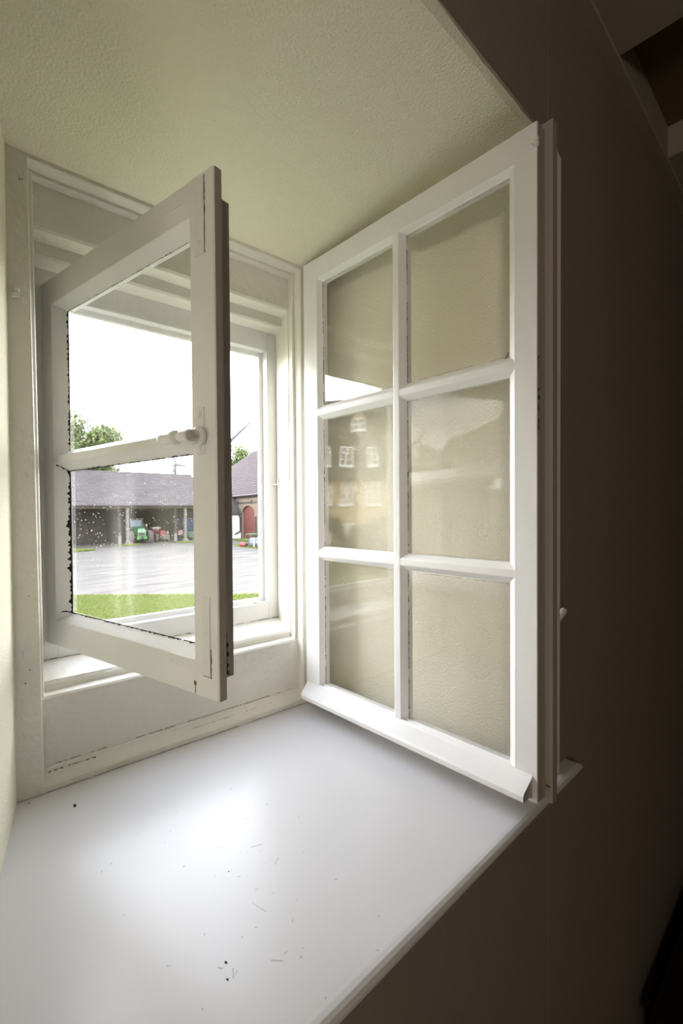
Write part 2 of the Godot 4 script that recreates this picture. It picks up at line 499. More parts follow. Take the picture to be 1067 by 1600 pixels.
	s.crust(Vector3(0.49, 0.2132, -0.131), Vector3(0.529, 0.2132, -0.131), Vector3(0, 0, -1), Vector3(0, 0.0004, 0), 0.002, 0.009, 37)
	s.crust(Vector3(0.5325, 0.50, -0.0452), Vector3(0.5325, 0.72, -0.0452), Vector3(0.2, 0, -1), Vector3(-0.0006, 0, 0), 0.0005, 0.0022, 38)
	for q in [[0.016, 0.936, 0.001], [0.0193, 0.9375, 0.0008], [0.012, 0.178, 0.001], [0.018, 0.197, 0.0008], [0.0185, 0.31, 0.0008]]:
		s.lathe(Vector3(q[0], q[1], -0.0005), Vector3(0, 0, 1), [[0.0, q[2] * 1.3], [0.0008, q[2]], [0.0009, 0.0]], 7)
	s.crust(Vector3(0.012, 0.9475, 0.0), Vector3(0.0195, 0.929, 0.0), Vector3(1, 0.3, 0), Vector3(0, 0, 0.0004), 0.0002, 0.0006, 39)
	part("mildew", s, "mildew", w)
	# keepers on the left jamb: a turned-up peg above, a sunk strike plate below
	s = MB.new()
	s.box(Vector3(0.004, 0.7615, -0.001), Vector3(0.0125, 0.7705, 0.011), 0.002)
	s.loft([Vector3(0.003, 0.755, 0.004), Vector3(0.0125, 0.757, 0.004), Vector3(0.0125, 0.7625, 0.004), Vector3(0.004, 0.7625, 0.004)], [Vector3(0.0015, 0.7545, 0.013), Vector3(0.011, 0.7555, 0.013), Vector3(0.011, 0.761, 0.013), Vector3(0.005, 0.761, 0.013)])
	part("keeper_peg", s, "metal_paint", w)
	s = MB.new()
	s.box(Vector3(0.0095, 0.216, -0.001), Vector3(0.0215, 0.2295, 0.0012), 0.001)
	s.lathe(Vector3(0.0115, 0.2275, 0.0), Vector3(0, 0, 1), [[0.0, 0.0022], [0.003, 0.0018], [0.0036, 0.0]], 8)
	part("strike_plate", s, "metal_paint", w)
	# cabin hook on the outer frame by the right lining
	s = MB.new()
	s.tube([Vector3(0.545, 0.5005, -0.131), Vector3(0.545, 0.4995, -0.121), Vector3(0.5478, 0.4985, -0.1175), Vector3(0.5505, 0.5025, -0.1155), Vector3(0.5518, 0.515, -0.116)], 0.0017, 8)
	s.lathe(Vector3(0.545, 0.5005, -0.1305), Vector3(0, 0, 1), [[0.0, 0.004], [0.0015, 0.0034], [0.002, 0.0]], 10)
	part("hook", s, "metal_paint", w)

# ---------------------------------------------------------------- sashes; local x from the hinge to the free edge, y up, -z behind the face we see
func member(called: String, prof: Array, upright: bool, pos: float, dir: float, a: float, b: float, m: String, o: Node3D, sk: Callable) -> void:
	var s := MB.new()
	var f := func(q, t, l): return sk.call(Vector3(pos + dir * q, l, -t) if upright else Vector3(l, pos + dir * q, -t))
	s.prism(prof, f, a, b)
	part(called, s, m, o)

func pane(x0: float, y0: float, x1: float, y1: float, t: float, o: Node3D, wave := 0.0014) -> void:
	# old drawn glass: a 3 mm sheet whose faces undulate a little
	var s := MB.new()
	var tilt := func(x: float, y: float, sd: float) -> Vector3:
		var p := x * 61.0 + y * 9.0 + x0 * 40.0
		var q := y * 47.0 - x * 15.0 + y0 * 30.0
		return Vector3(wave * (sin(p) + 0.7 * sin(q * 1.7 + 1.0) + 0.5 * sin(p * 2.3 + q)), wave * 0.6 * (sin(q) + 0.6 * cos(p * 1.4 - q * 0.6)), 1.0).normalized() * sd + Vector3(0.0 if sd > 0.0 else wave * 1.2, 0, 0)
	var nx := int((x1 - x0) / 0.008)
	var ny := int((y1 - y0) / 0.008)
	for sd in [1.0, -1.0]:
		var z := -t if sd > 0 else -t - 0.003
		for i in nx:
			for j in ny:
				var c := []
				var m := []
				for k in [[0, 0], [1, 0], [1, 1], [0, 1]]:
					var x := lerpf(x0, x1, float(i + k[0]) / nx)
					var y := lerpf(y0, y1, float(j + k[1]) / ny)
					c.append(Vector3(x, y, z)); m.append(tilt.call(x, y, sd))
				s.face(c[0], c[1], c[2], m[0], m[1], m[2])
				s.face(c[0], c[2], c[3], m[0], m[2], m[3])
	for q in [[Vector3(x0, y0, 0), Vector3(x1, y0, 0), Vector3.DOWN], [Vector3(x0, y1, 0), Vector3(x1, y1, 0), Vector3.UP], [Vector3(x0, y0, 0), Vector3(x0, y1, 0), Vector3.LEFT], [Vector3(x1, y0, 0), Vector3(x1, y1, 0), Vector3.RIGHT]]:
		s.poly([q[0] + Vector3(0, 0, -t), q[1] + Vector3(0, 0, -t), q[1] + Vector3(0, 0, -t - 0.003), q[0] + Vector3(0, 0, -t - 0.003)], q[2])
	part("pane", s, "glass", o)

func left_sash() -> void:
	var ld := Vector3(0.20033, 0, 0.97973)
	var o := thing("casement_sash", "worn two-pane white window sash on the left, with lever handle and black mildew", "window sash", Transform3D(Basis(ld, Vector3.UP, ld.cross(Vector3.UP)), Vector3(0.0625, 0.0, -0.13)))
	var W := 0.4785
	var sk := func(p: Vector3) -> Vector3:   # it has sagged a little out of square
		return p + Vector3(0, lerpf(0.0065, 0.002, clampf((p.y - 0.2) / 0.64, 0, 1)) * p.x / W, 0)
	var vb := 0.2045
	var vt := 0.8385
	var prof := func(wd: float, wg: float, r: float) -> Array:
		return [[0.0008, 0.0], [wd - 0.0007, 0.0], [wd + 0.0003, 0.0009], [wg, 0.0185], [wg, 0.0195], [wg - 0.012, 0.0228], [wg - 0.012, 0.039], [r, 0.039], [r, 0.0112], [0.0, 0.0112], [0.0, 0.0008]]
	for q in [[0.041, 0.0615, 0.017, 0.0, 1.0, 0.026], [W - 0.4322, W - 0.4185, 0.019, W, -1.0, 0.039]]:
		var e := MB.new()
		var f := func(x, t, l): return sk.call(Vector3(q[3] + q[4] * x, l, -t))
		var wm := lerpf(q[0], q[1], 0.0112 / 0.0185)
		e.prism([[0.0012, 0.0], [q[0] - 0.0007, 0.0], [q[0] + 0.0003, 0.0009], [wm, 0.0112], [0.0, 0.0112], [0.0, 0.0012]], f, vb, vt)
		e.prism([[wm, 0.0113], [q[1], 0.0185], [q[1], 0.0195], [q[1] - 0.013, 0.0228], [q[1] - 0.014, q[5]], [q[2] + 0.001, q[5]], [q[2], q[5] - 0.001], [q[2], 0.0113]], f, vb + 0.0185, vt - 0.0185)
		part("stile", e, "paint", o)
	member("rail", prof.call(vt - 0.7945, vt - 0.7825, 0.019), false, vt, -1.0, 0.0395, 0.434, "paint", o, sk)
	member("rail", prof.call(0.249 - vb, 0.2605 - vb, 0.019), false, vb, 1.0, 0.0395, 0.434, "paint", o, sk)
	member("glazing_bar", [[0.0, 0.0], [0.0115, 0.0], [0.022, 0.0185], [0.016, 0.0228], [0.012, 0.0285], [-0.004, 0.0285], [-0.008, 0.0228], [-0.0135, 0.0185]], false, 0.521, 1.0, 0.0395, 0.434, "paint", o, sk)
	pane(0.055, 0.25, 0.427, 0.515, 0.0195, o, 0.0008)
	pane(0.055, 0.535, 0.427, 0.79, 0.0195, o, 0.0008)
	var es := MB.new()
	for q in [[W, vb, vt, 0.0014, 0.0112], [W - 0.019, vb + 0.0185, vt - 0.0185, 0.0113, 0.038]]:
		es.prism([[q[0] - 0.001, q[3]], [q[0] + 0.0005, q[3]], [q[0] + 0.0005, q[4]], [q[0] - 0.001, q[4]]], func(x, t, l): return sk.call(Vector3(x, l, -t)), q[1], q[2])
	part("edge_strip", es, "dark_edge", o, "darker rebated free edge")
	# stile foot: the body under the lip stops short of it
	var s := MB.new()
	# black mildew and cracked putty round the glass
	var e := 0.0004
	s.crust(Vector3(0.0625, 0.262, -0.0186), Vector3(0.0625, 0.508, -0.0186), Vector3(-0.75, 0, 0.66), Vector3(0.0003, 0, e), 0.002, 0.010, 41, 0.0, 0.003)
	s.crust(Vector3(0.0625, 0.54, -0.0186), Vector3(0.0625, 0.782, -0.0186), Vector3(-0.75, 0, 0.66), Vector3(0.0003, 0, e), 0.0008, 0.005, 42, 0.1, 0.003)
	s.crust(Vector3(0.044, 0.2625, -0.004), Vector3(0.062, 0.2625, -0.018), Vector3(-0.2, 0.8, 0.1), Vector3(0.0004, 0.0006, e), 0.0015, 0.006, 43, 0.0, 0.003)
	s.crust(sk.call(Vector3(0.06, 0.2612, -0.0186)), sk.call(Vector3(0.42, 0.2612, -0.0186)), Vector3(0, -0.5, 0.8), Vector3(0, e, 0.0004), 0.001, 0.0034, 44)
	s.crust(sk.call(Vector3(0.06, 0.5068, -0.0186)), sk.call(Vector3(0.42, 0.5068, -0.0186)), Vector3(0, 0.5, 0.8), Vector3(0, -e, 0.0004), 0.001, 0.0032, 45)
	s.crust(sk.call(Vector3(0.06, 0.7818, -0.0186)), sk.call(Vector3(0.42, 0.7818, -0.0186)), Vector3(0, 0.5, 0.8), Vector3(0, -e, 0.0004), 0.0004, 0.0012, 46)
	s.crust(Vector3(0.044, 0.5205, -0.003), Vector3(0.061, 0.508, -0.018), Vector3(0, -1, 0.2), Vector3(0.0004, -0.0004, e), 0.001, 0.0045, 47, 0.0, 0.003)
	s.crust(sk.call(Vector3(0.4322, 0.2055, 0.0)), sk.call(Vector3(0.4322, 0.222, 0.0)), Vector3(1, 0, 0), Vector3(0, 0, 0.0003), 0.0004, 0.0012, 48)
	s.crust(sk.call(Vector3(0.4322, 0.234, 0.0)), sk.call(Vector3(0.4322, 0.249, 0.0)), Vector3(1, 0, 0), Vector3(0, 0, 0.0003), 0.0002, 0.0009, 49)
	part("mildew", s, "mildew", o, "black mildew along the putty")
	s = MB.new()
	s.crust(Vector3(W + 0.0006 - 0.019, 0.232, -0.026), Vector3(W + 0.0006 - 0.019, 0.285, -0.026), Vector3(0, 0, -1), Vector3(0.0004, 0, 0), 0.001, 0.006, 50, 0.0, 0.003)
	s.crust(Vector3(W + 0.0006 - 0.019, 0.232, -0.022), Vector3(W + 0.0006 - 0.019, 0.237, -0.022), Vector3(0, 0, -1), Vector3(0.0004, 0, 0), 0.006, 0.014, 51, 0.0, 0.002)
	part("rotten_wood", s, "bare_wood", o, "dark rotten patch at the foot of the free edge")
	# painted-over corner irons
	for q in [[0.742, 0.8335, 1.0], [0.2335, 0.328, -1.0]]:
		s = MB.new()
		var yc: float = q[1] if q[2] > 0 else q[0]
		var L := [[0.4605, q[0]], [0.4605, q[1]], [0.37, q[1]], [0.37, q[1] - 0.0165], [0.4435, q[1] - 0.0165], [0.4435, q[0]]]
		if q[2] < 0:
			L = [[0.4635, q[1]], [0.4635, q[0]], [0.38, q[0]], [0.38, q[0] + 0.015], [0.448, q[0] + 0.015], [0.448, q[1]]]
		var pa := []
		var pb := []
		for p in L:
			pa.append(sk.call(Vector3(p[0], p[1], -0.0003))); pb.append(sk.call(Vector3(p[0], p[1], 0.0011)))
		s.loft(pa, pb)
		for p in [[0.452 if q[2] > 0 else 0.4555, q[0] + 0.015], [0.452 if q[2] > 0 else 0.4555, q[0] + 0.05], [0.452, yc - 0.008 * q[2]], [0.385, yc - 0.008 * q[2]], [0.41, yc - 0.008 * q[2]]]:
			s.lathe(sk.call(Vector3(p[0], p[1], 0.001)), Vector3(0, 0, 1), [[0.0, 0.0034], [0.0007, 0.0026], [0.001, 0.0]], 10)
		part("corner_iron", s, "metal_paint", o, "flat corner iron under paint")
	s = MB.new()
	s.crust(Vector3(0.461, 0.745, 0.0), Vector3(0.461, 0.837, 0.0), Vector3(1, 0, 0), Vector3(0, 0, 0.0003), 0.0005, 0.0016, 52)
	part("mildew", s, "mildew", o)
	s = MB.new()
	s.crust(Vector3(0.4638, 0.236, 0.0), Vector3(0.4638, 0.272, 0.0), Vector3(1, 0, 0), Vector3(0, 0, 0.0004), 0.0008, 0.0022, 53)
	s.crust(Vector3(0.449, 0.2375, 0.0), Vector3(0.464, 0.2375, 0.0), Vector3(0, -1, 0), Vector3(0, 0, 0.0004), 0.0008, 0.0028, 54)
	s.crust(Vector3(0.4305, 0.222, 0.0), Vector3(0.4355, 0.222, 0.0), Vector3(0, 1, 0), Vector3(0, 0, 0.0003), 0.003, 0.006, 55, 0.0, 0.001)
	part("rust_stain", s, "rust", o, "brown rust stains by the lower corner iron")
	# lever handle
	var hv := 0.528
	s = MB.new()
	s.box(Vector3(0.4425, 0.506, -0.0003), Vector3(0.457, 0.563, 0.0016), 0.0008)
	for y in [0.5545, 0.5125]:
		s.lathe(Vector3(0.4497, y, 0.0015), Vector3(0, 0, 1), [[0.0, 0.0042], [0.001, 0.0034], [0.0018, 0.0]], 12)
	part("handle_plate", s, "metal_paint", o)
	s = MB.new()
	s.lathe(Vector3(0.4497, hv, 0.001), Vector3(0, 0, 1), [[0.0, 0.0125], [0.004, 0.0122], [0.006, 0.010], [0.0065, 0.0075], [0.018, 0.0066], [0.018, 0.0]], 20)
	s.lathe(Vector3(0.4605, hv - 0.0025, 0.0235), Vector3(-1, 0.005, 0.0), [[-0.001, 0.0], [-0.0005, 0.0062], [0.001, 0.0072], [0.018, 0.0064], [0.022, 0.0052], [0.0235, 0.0068], [0.027, 0.0088], [0.031, 0.0088], [0.0345, 0.0066], [0.036, 0.0052], [0.043, 0.0060], [0.056, 0.0064], [0.060, 0.0048], [0.061, 0.0]], 18)
	part("handle", s, "metal_paint", o, "turned lever handle painted white")
	s = MB.new()
	for y in [0.672, 0.292]:
		s = MB.new()
		s.rod(Vector3(-0.008, y, 0.004), Vector3(-0.008, y + 0.068, 0.004), 0.0048)
		s.ball(Vector3(-0.008, y + 0.070, 0.004), 0.0045)
		s.box(Vector3(-0.010, y + 0.002, -0.0005), Vector3(0.012, y + 0.066, 0.0012), 0.0006)
		part("hinge", s, "metal_paint", o)
	# dried paint flecks and dust on the glass
	s = MB.new()
	var rng := RandomNumberGenerator.new()
	rng.seed = 61
	for i in 260:
		var low := i < 215
		var x := rng.randf_range(0.07, 0.41)
		var y := rng.randfn(0.425, 0.034) if low else rng.randf_range(0.545, 0.77)
		if low and (y < 0.27 or y > 0.505):
			continue
		var r := rng.randf_range(0.00035, 0.0011)
		s.lathe(Vector3(x, y, -0.0195), Vector3(0, 0, 1), [[0.0, r], [0.0002, r * 0.7], [0.0003, 0.0]], 6)
	stuff(part("fleck", s, "fleck", o))

func right_sash() -> void:
	var rd := Vector3(0.01117, 0, 0.99994)
	var o := thing("casement_sash", "six-pane white window sash opened wide on the right beside the dark wall", "window sash", Transform3D(Basis(rd, Vector3.UP, rd.cross(Vector3.UP)), Vector3(0.5343, 0.0, 0.0147)))
	var sk := func(p: Vector3) -> Vector3: return p
	var W := 0.5255
	var vb := 0.0212
	var vt := 0.9718
	var prof := func(wd: float, wg: float) -> Array:
		return [[0.0007, 0.0], [wd - 0.0008, 0.0], [wd, 0.0007], [wg - 0.002, 0.0085], [wg, 0.0105], [wg, 0.0222], [0.0, 0.0222], [0.0, 0.0007]]
	member("stile", prof.call(0.0455, 0.0535), true, 0.0, 1.0, vb, vt, "paint", o, sk)
	member("stile", prof.call(W - 0.4915, W - 0.4795), true, W, -1.0, vb, vt, "paint", o, sk)
	member("rail", prof.call(vt - 0.929, vt - 0.9225), false, vt, -1.0, 0.044, 0.493, "paint", o, sk)
	member("rail", prof.call(0.049 - vb, 0.0605 - vb), false, vb, 1.0, 0.044, 0.493, "paint", o, sk)
	member("glazing_bar", [[-0.0165, 0.0105], [-0.0065, 0.0003], [-0.005, 0.0], [0.005, 0.0], [0.0065, 0.0003], [0.0165, 0.0105], [0.0165, 0.0222], [-0.0165, 0.0222]], true, 0.2675, 1.0, 0.045, 0.93, "paint", o, sk)
	var hb := [[-0.0148, 0.0105], [-0.0062, 0.0009], [-0.0048, 0.0004], [0.0048, 0.0004], [0.0062, 0.0009], [0.0148, 0.0105], [0.0148, 0.0222], [-0.0148, 0.0222]]
	for y in [0.6455, 0.3435]:
		member("glazing_bar", hb, false, y, 1.0, 0.045, 0.262, "paint", o, sk)
		member("glazing_bar", hb, false, y, 1.0, 0.273, 0.493, "paint", o, sk)
	for x in [[0.049, 0.2545], [0.2805, 0.4845]]:
		for y in [[0.055, 0.3335], [0.354, 0.635], [0.656, 0.926]]:
			pane(x[0], y[0], x[1], y[1], 0.0112, o)
	# lip that covers the frame, behind the body
	var lip := [[0.0, 0.0222], [0.024, 0.0222], [0.024, 0.036], [0.0, 0.036]]
	member("lip", lip, true, 0.5375, -1.0, 0.0175, 0.98, "dark_edge", o, sk)
	fbox("edge_strip", Vector3(W - 0.001, vb + 0.002, -0.0222), Vector3(W + 0.0006, vt - 0.001, -0.0012), 0.0003, "dark_edge", o)
	member("lip", lip, true, 0.0, 1.0, 0.0175, 0.98, "paint", o, sk)
	member("lip", lip, false, 0.98, -1.0, 0.02, 0.518, "paint", o, sk)
	member("lip", lip, false, 0.0175, 1.0, 0.02, 0.518, "paint", o, sk)
	# weather bar along the foot
	var s := MB.new()
	var wb := [[-0.001, 0.059], [0.002, 0.0545], [0.0295, 0.0440], [0.0325, 0.0405], [0.0325, 0.0335], [0.0315, 0.0320], [0.012, 0.0305], [-0.001, 0.024]]
	var pa := []
	var pb := []
	for q in wb:
		pa.append(Vector3(0.002 + 0.62 * q[0], q[1], q[0])); pb.append(Vector3(0.5185 + 0.08 * q[0], q[1] + 0.002, q[0]))
	s.loft(pa, pb)
	part("weather_bar", s, "paint", o)
	# closing strip with its slanted top, on the room side
	s = MB.new()
	s.loft([Vector3(0.512, 0.05, -0.036), Vector3(0.536, 0.05, -0.036), Vector3(0.536, 0.05, -0.048), Vector3(0.512, 0.05, -0.048)], [Vector3(0.512, 0.948, -0.036), Vector3(0.536, 0.946, -0.036), Vector3(0.537, 0.938, -0.050), Vector3(0.512, 0.938, -0.050)])
	part("closing_strip", s, "paint", o)
	s = MB.new()
	s.lathe(Vector3(0.528, 0.268, -0.046), Vector3(0.05, 0.5, -1.0), [[0.0, 0.0], [0.0, 0.006], [0.006, 0.0048], [0.03, 0.0055], [0.036, 0.0048], [0.0375, 0.0]], 12)
	part("handle", s, "metal_paint", o, "stub of a small white handle on the room side")
	# lumps of paint on an old keeper at the top corner
	s = MB.new()
	s.ball(Vector3(0.5195, 0.9395, 0.0008), 0.0045, 10, 0.7)
	s.ball(Vector3(0.5130, 0.9385, 0.0003), 0.0032, 8, 0.6)
	s.ball(Vector3(0.5245, 0.9410, 0.0002), 0.0042, 8, 0.9)
	s.ball(Vector3(0.5250, 0.9480, -0.001), 0.0034, 8, 1.0)
	part("paint_lump", s, "metal_paint", o)
	# chips along the free edge that bare the wood
	s = MB.new()
	s.crust(Vector3(W + 0.0007, 0.545, -0.0005), Vector3(W + 0.0007, 0.605, -0.0005), Vector3(0, 0, -1), Vector3(0.0004, 0, 0), 0.001, 0.008, 71)
	part("paint_chip", s, "bare_wood", o, "chip that bares dark wood")
	s = MB.new()
	s.crust(Vector3(W + 0.0007, 0.632, -0.0005), Vector3(W + 0.0007, 0.65, -0.0005), Vector3(0, 0, -1), Vector3(0.0004, 0, 0), 0.001, 0.004, 72)
	part("paint_chip", s, "bare_wood", o, "chip that bares dark wood")
	s = MB.new()
	s.crust(Vector3(0.528, 0.0395, -0.0220), Vector3(0.5345, 0.0395, -0.0220), Vector3(0, 1, 0), Vector3(0, 0, 0.0004), 0.001, 0.004, 73, 0.0, 0.001)
	part("paint_chip", s, "bare_wood", o, "chip that bares dark wood")
	s = MB.new()
	var sd := 80
	for x in [0.0537, 0.2847]:
		for y in [[0.062, 0.327], [0.36, 0.629], [0.662, 0.921]]:
			sd += 1
			s.crust(Vector3(x, y[0], -0.0106), Vector3(x, y[1], -0.0106), Vector3(0.3, 0, -0.2), Vector3(0, 0, 0.0003), 0.001, 0.0034, sd, 0.3)
			s.crust(Vector3(x, y[0], -0.0102), Vector3(x + 0.194, y[0], -0.0102), Vector3(0, 0.5, 0.3), Vector3(0, 0.0003, 0.0003), 0.0003, 0.0012, sd + 20, 0.42)
			s.crust(Vector3(x, y[1] - 0.0005, -0.0102), Vector3(x + 0.194, y[1] - 0.0005, -0.0102), Vector3(0, -0.5, 0.1), Vector3(0, -0.0003, 0.0003), 0.0004, 0.0014, sd + 40, 0.4)
	part("mildew", s, "mildew", o)
	s = MB.new()
	s.tube([Vector3(0.468, 0.652, -0.0100), Vector3(0.4778, 0.668, -0.0100)], 0.0006, 6)
	part("paint_thread", s, "mildew", o)

func sideboard() -> void:
	var o := thing("sideboard", "black glossy sideboard against the wall, only its corner in view at the lower right", "sideboard", Transform3D(WF.basis, Vector3(1.101, FLOOR, 0.527)))
	var top := -0.7 - FLOOR
	fbox("top", Vector3(0, top - 0.03, 0), Vector3(0.74, top, 0.42), 0.003, "black", o)
	fbox("body", Vector3(0.012, 0.05, 0.01), Vector3(0.728, top - 0.03, 0.40), 0.002, "black_edge", o)
	fbox("plinth", Vector3(0.04, 0, 0.03), Vector3(0.70, 0.05, 0.36), 0.002, "black_edge", o)
	for x in [0.02, 0.373]:
		fbox("door", Vector3(x, 0.06, 0.40), Vector3(x + 0.347, top - 0.036, 0.418), 0.002, "black", o)

func lamp() -> void:  # lamp added out of view to give the dark room some fill light
	var at: Vector3 = WF * Vector3(-1.75, FLOOR, 1.0)
	var o := thing("floor_lamp", "added dim warm globe lamp on a floor stand, unseen behind the viewer, for fill light", "lamp", Transform3D(Basis(), at))
	var s := MB.new()
	s.ball(Vector3(0, 1.87, 0), 0.14, 20)
	part("globe", s, "fill_lamp_glass", o)
	s = MB.new()
	s.lathe(Vector3.ZERO, Vector3.UP, [[0.0, 0.0], [0.0, 0.12], [0.02, 0.11], [0.035, 0.02], [1.71, 0.015], [1.74, 0.04], [1.74, 0.0]], 20)
	part("base", s, "black_edge", o)
	var l := OmniLight3D.new()
	l.name = "added_fill_light"
	l.light_color = Color(1.0, 0.95, 0.9); l.light_energy = 0.021; l.light_size = 0.13
	l.position = Vector3(0, 1.87, 0)
	l.omni_range = 12.0; l.omni_attenuation = 2.0; l.shadow_enabled = true
	o.add_child(l)

# ---------------------------------------------------------------- outdoors
func tile_roof(o: Node3D, called: String, e0: Vector3, along: Vector3, up: Vector3, out: Vector3, width: Callable, length: float, course: float, tile: float, arch: float, base: Color, seed_: int) -> void:
	# courses of overlapping tiles laid up the slope; width(t) gives where a course begins and ends
	var s := MB.new()
	var rng := RandomNumberGenerator.new()
	rng.seed = seed_
	var rows := int(length / course)
	for r in rows:
		var lim: Vector2 = width.call(r * course)
		var cnt := int((lim.y - lim.x) / tile)
		for k in cnt:
			var a := lim.x + (k + (0.5 if r % 2 == 1 and arch == 0.0 else 0.0)) * tile
			var shade := rng.randf_range(0.72, 1.2)
			s.col = Color(base.r * shade * rng.randf_range(0.93, 1.07), base.g * shade, base.b * shade * rng.randf_range(0.9, 1.1))
			var lift := 0.05 + rng.randf_range(-0.008, 0.008)
			var p := func(q: float, t: float, h: float) -> Vector3: return e0 + along * (a + q * tile) + up * (r * course + t * course) + out * h
			if arch > 0.0:
				var xs := [0.02, 0.35, 0.68, 0.98]
				var hs := [0.0, arch, arch, 0.0]
				for i in 3:
					s.poly([p.call(xs[i], 0.0, lift + hs[i]), p.call(xs[i + 1], 0.0, lift + hs[i + 1]), p.call(xs[i + 1], 1.1, hs[i + 1] * 0.6), p.call(xs[i], 1.1, hs[i] * 0.6)], out)
				s.poly([p.call(xs[0], 0.0, lift), p.call(xs[1], 0.0, lift + arch), p.call(xs[2], 0.0, lift + arch), p.call(xs[3], 0.0, lift), p.call(xs[3], 0.02, 0.0), p.call(xs[0], 0.02, 0.0)], -up)
			else:
				s.poly([p.call(0.03, 0.0, lift), p.call(0.97, 0.0, lift), p.call(0.97, 1.15, 0.004), p.call(0.03, 1.15, 0.004)], out)
				s.poly([p.call(0.03, 0.0, lift), p.call(0.97, 0.0, lift), p.call(0.97, 0.02, 0.0), p.call(0.03, 0.02, 0.0)], -up)
	s.col = Color.WHITE
	stuff(part(called, s, "tiles", o))

func machine_shed() -> void:
	var o := thing("barn", "long open-fronted machine shed with grey-brown tiled roof across the gravel yard", "barn", Transform3D(Basis(), Vector3(0, GROUND, -57)))
	var g := -GROUND
	var x0 := -4.0
	var x1 := 29.3
	var e := Vector3(x0, g + 1.0, 0.45)
	var r := Vector3(x0, g + 5.36, -8.0)
	var up := (r - e).normalized()
	var out := Vector3(0, -up.z, up.y)
	tile_roof(o, "roof_tiles", e, Vector3.RIGHT, up, out, func(_t): return Vector2(0, x1 - x0), e.distance_to(r), 0.41, 0.30, 0.035, Color(0.078, 0.066, 0.066), 101)
	var s := MB.new()
	s.loft([e, e - out * 0.12, r - out * 0.12, r], [e + Vector3(x1 - x0, 0, 0), e - out * 0.12 + Vector3(x1 - x0, 0, 0), r - out * 0.12 + Vector3(x1 - x0, 0, 0), r + Vector3(x1 - x0, 0, 0)])
	s.loft([r, r - Vector3(0, 0.12, 0), Vector3(x0, g + 0.8, -16.4), Vector3(x0, g + 0.92, -16.5)], [r + Vector3(x1 - x0, 0, 0), r + Vector3(x1 - x0, -0.12, 0), Vector3(x1, g + 0.8, -16.4), Vector3(x1, g + 0.92, -16.5)])
	part("roof_deck", s, "timber_dark", o)
	s = MB.new()
	var rng := RandomNumberGenerator.new()
	rng.seed = 8
	for k in int((x1 - x0) / 0.4):
		var sh := rng.randf_range(0.8, 1.25)
		s.col = Color(0.06 * sh, 0.054 * sh, 0.052 * sh)
		var px := x0 + k * 0.4
		s.rod(Vector3(px, r.y + 0.0, r.z), Vector3(px + 0.42, r.y + 0.02, r.z), 0.13, 0.15, 10)
	part("ridge_tiles", s, "tiles", o)
	fbox("eaves_beam", Vector3(x0, g + 0.62, -0.12), Vector3(x1, g + 0.9, 0.12), 0.02, "timber", o)
	s = MB.new()
	s.rod(Vector3(x0, g + 0.92, 0.52), Vector3(x1, g + 0.92, 0.52), 0.08)
	part("gutter", s, "timber_dark", o)
	for x in [-2.7, 4.15, 11.0, 17.88, 24.86]:
		fbox("post", Vector3(x - 0.15, 0.35, -0.15), Vector3(x + 0.15, g + 0.65, 0.15), 0.02, "concrete", o)
		s = MB.new()
		s.loft([Vector3(x - 0.38, 0, -0.38), Vector3(x + 0.38, 0, -0.38), Vector3(x + 0.38, 0, 0.38), Vector3(x - 0.38, 0, 0.38)], [Vector3(x - 0.2, 0.5, -0.2), Vector3(x + 0.2, 0.5, -0.2), Vector3(x + 0.2, 0.5, 0.2), Vector3(x - 0.2, 0.5, 0.2)])
		part("plinth", s, "concrete", o)
	for x in [4.2, 11.1, 17.9, 24.8]:
		fbox("inner_post", Vector3(x - 0.14, 1.05, -3.14), Vector3(x + 0.14, g + 2.5, -2.86), 0.02, "timber", o)
		fbox("painted_foot", Vector3(x - 0.16, 0, -3.16), Vector3(x + 0.16, 1.05, -2.84), 0.02, "painted_foot", o)
	fbox("rear_wall", Vector3(x0, 0, -16.2), Vector3(x1, g + 0.9, -15.9), 0.0, "shed_wall", o)
	for x in [x0, x1 - 0.25]:
		s = MB.new()
		s.prism([[0.2, 0.0], [0.2, g + 0.9], [-8.0, g + 5.2], [-16.2, g + 0.9], [-16.2, 0.0]], func(z, y, l): return Vector3(l, y, z), x, x + 0.25)
		part("gable_wall", s, "shed_wall", o)
	fbox("partition", Vector3(13.0, 0, -8.2), Vector3(18.4, g + 3.5, -8.0), 0.0, "shed_panel", o)
	fbox("partition", Vector3(17.7, 0, -8.0), Vector3(18.5, g + 2.9, -3.3), 0.0, "timber_dark", o)

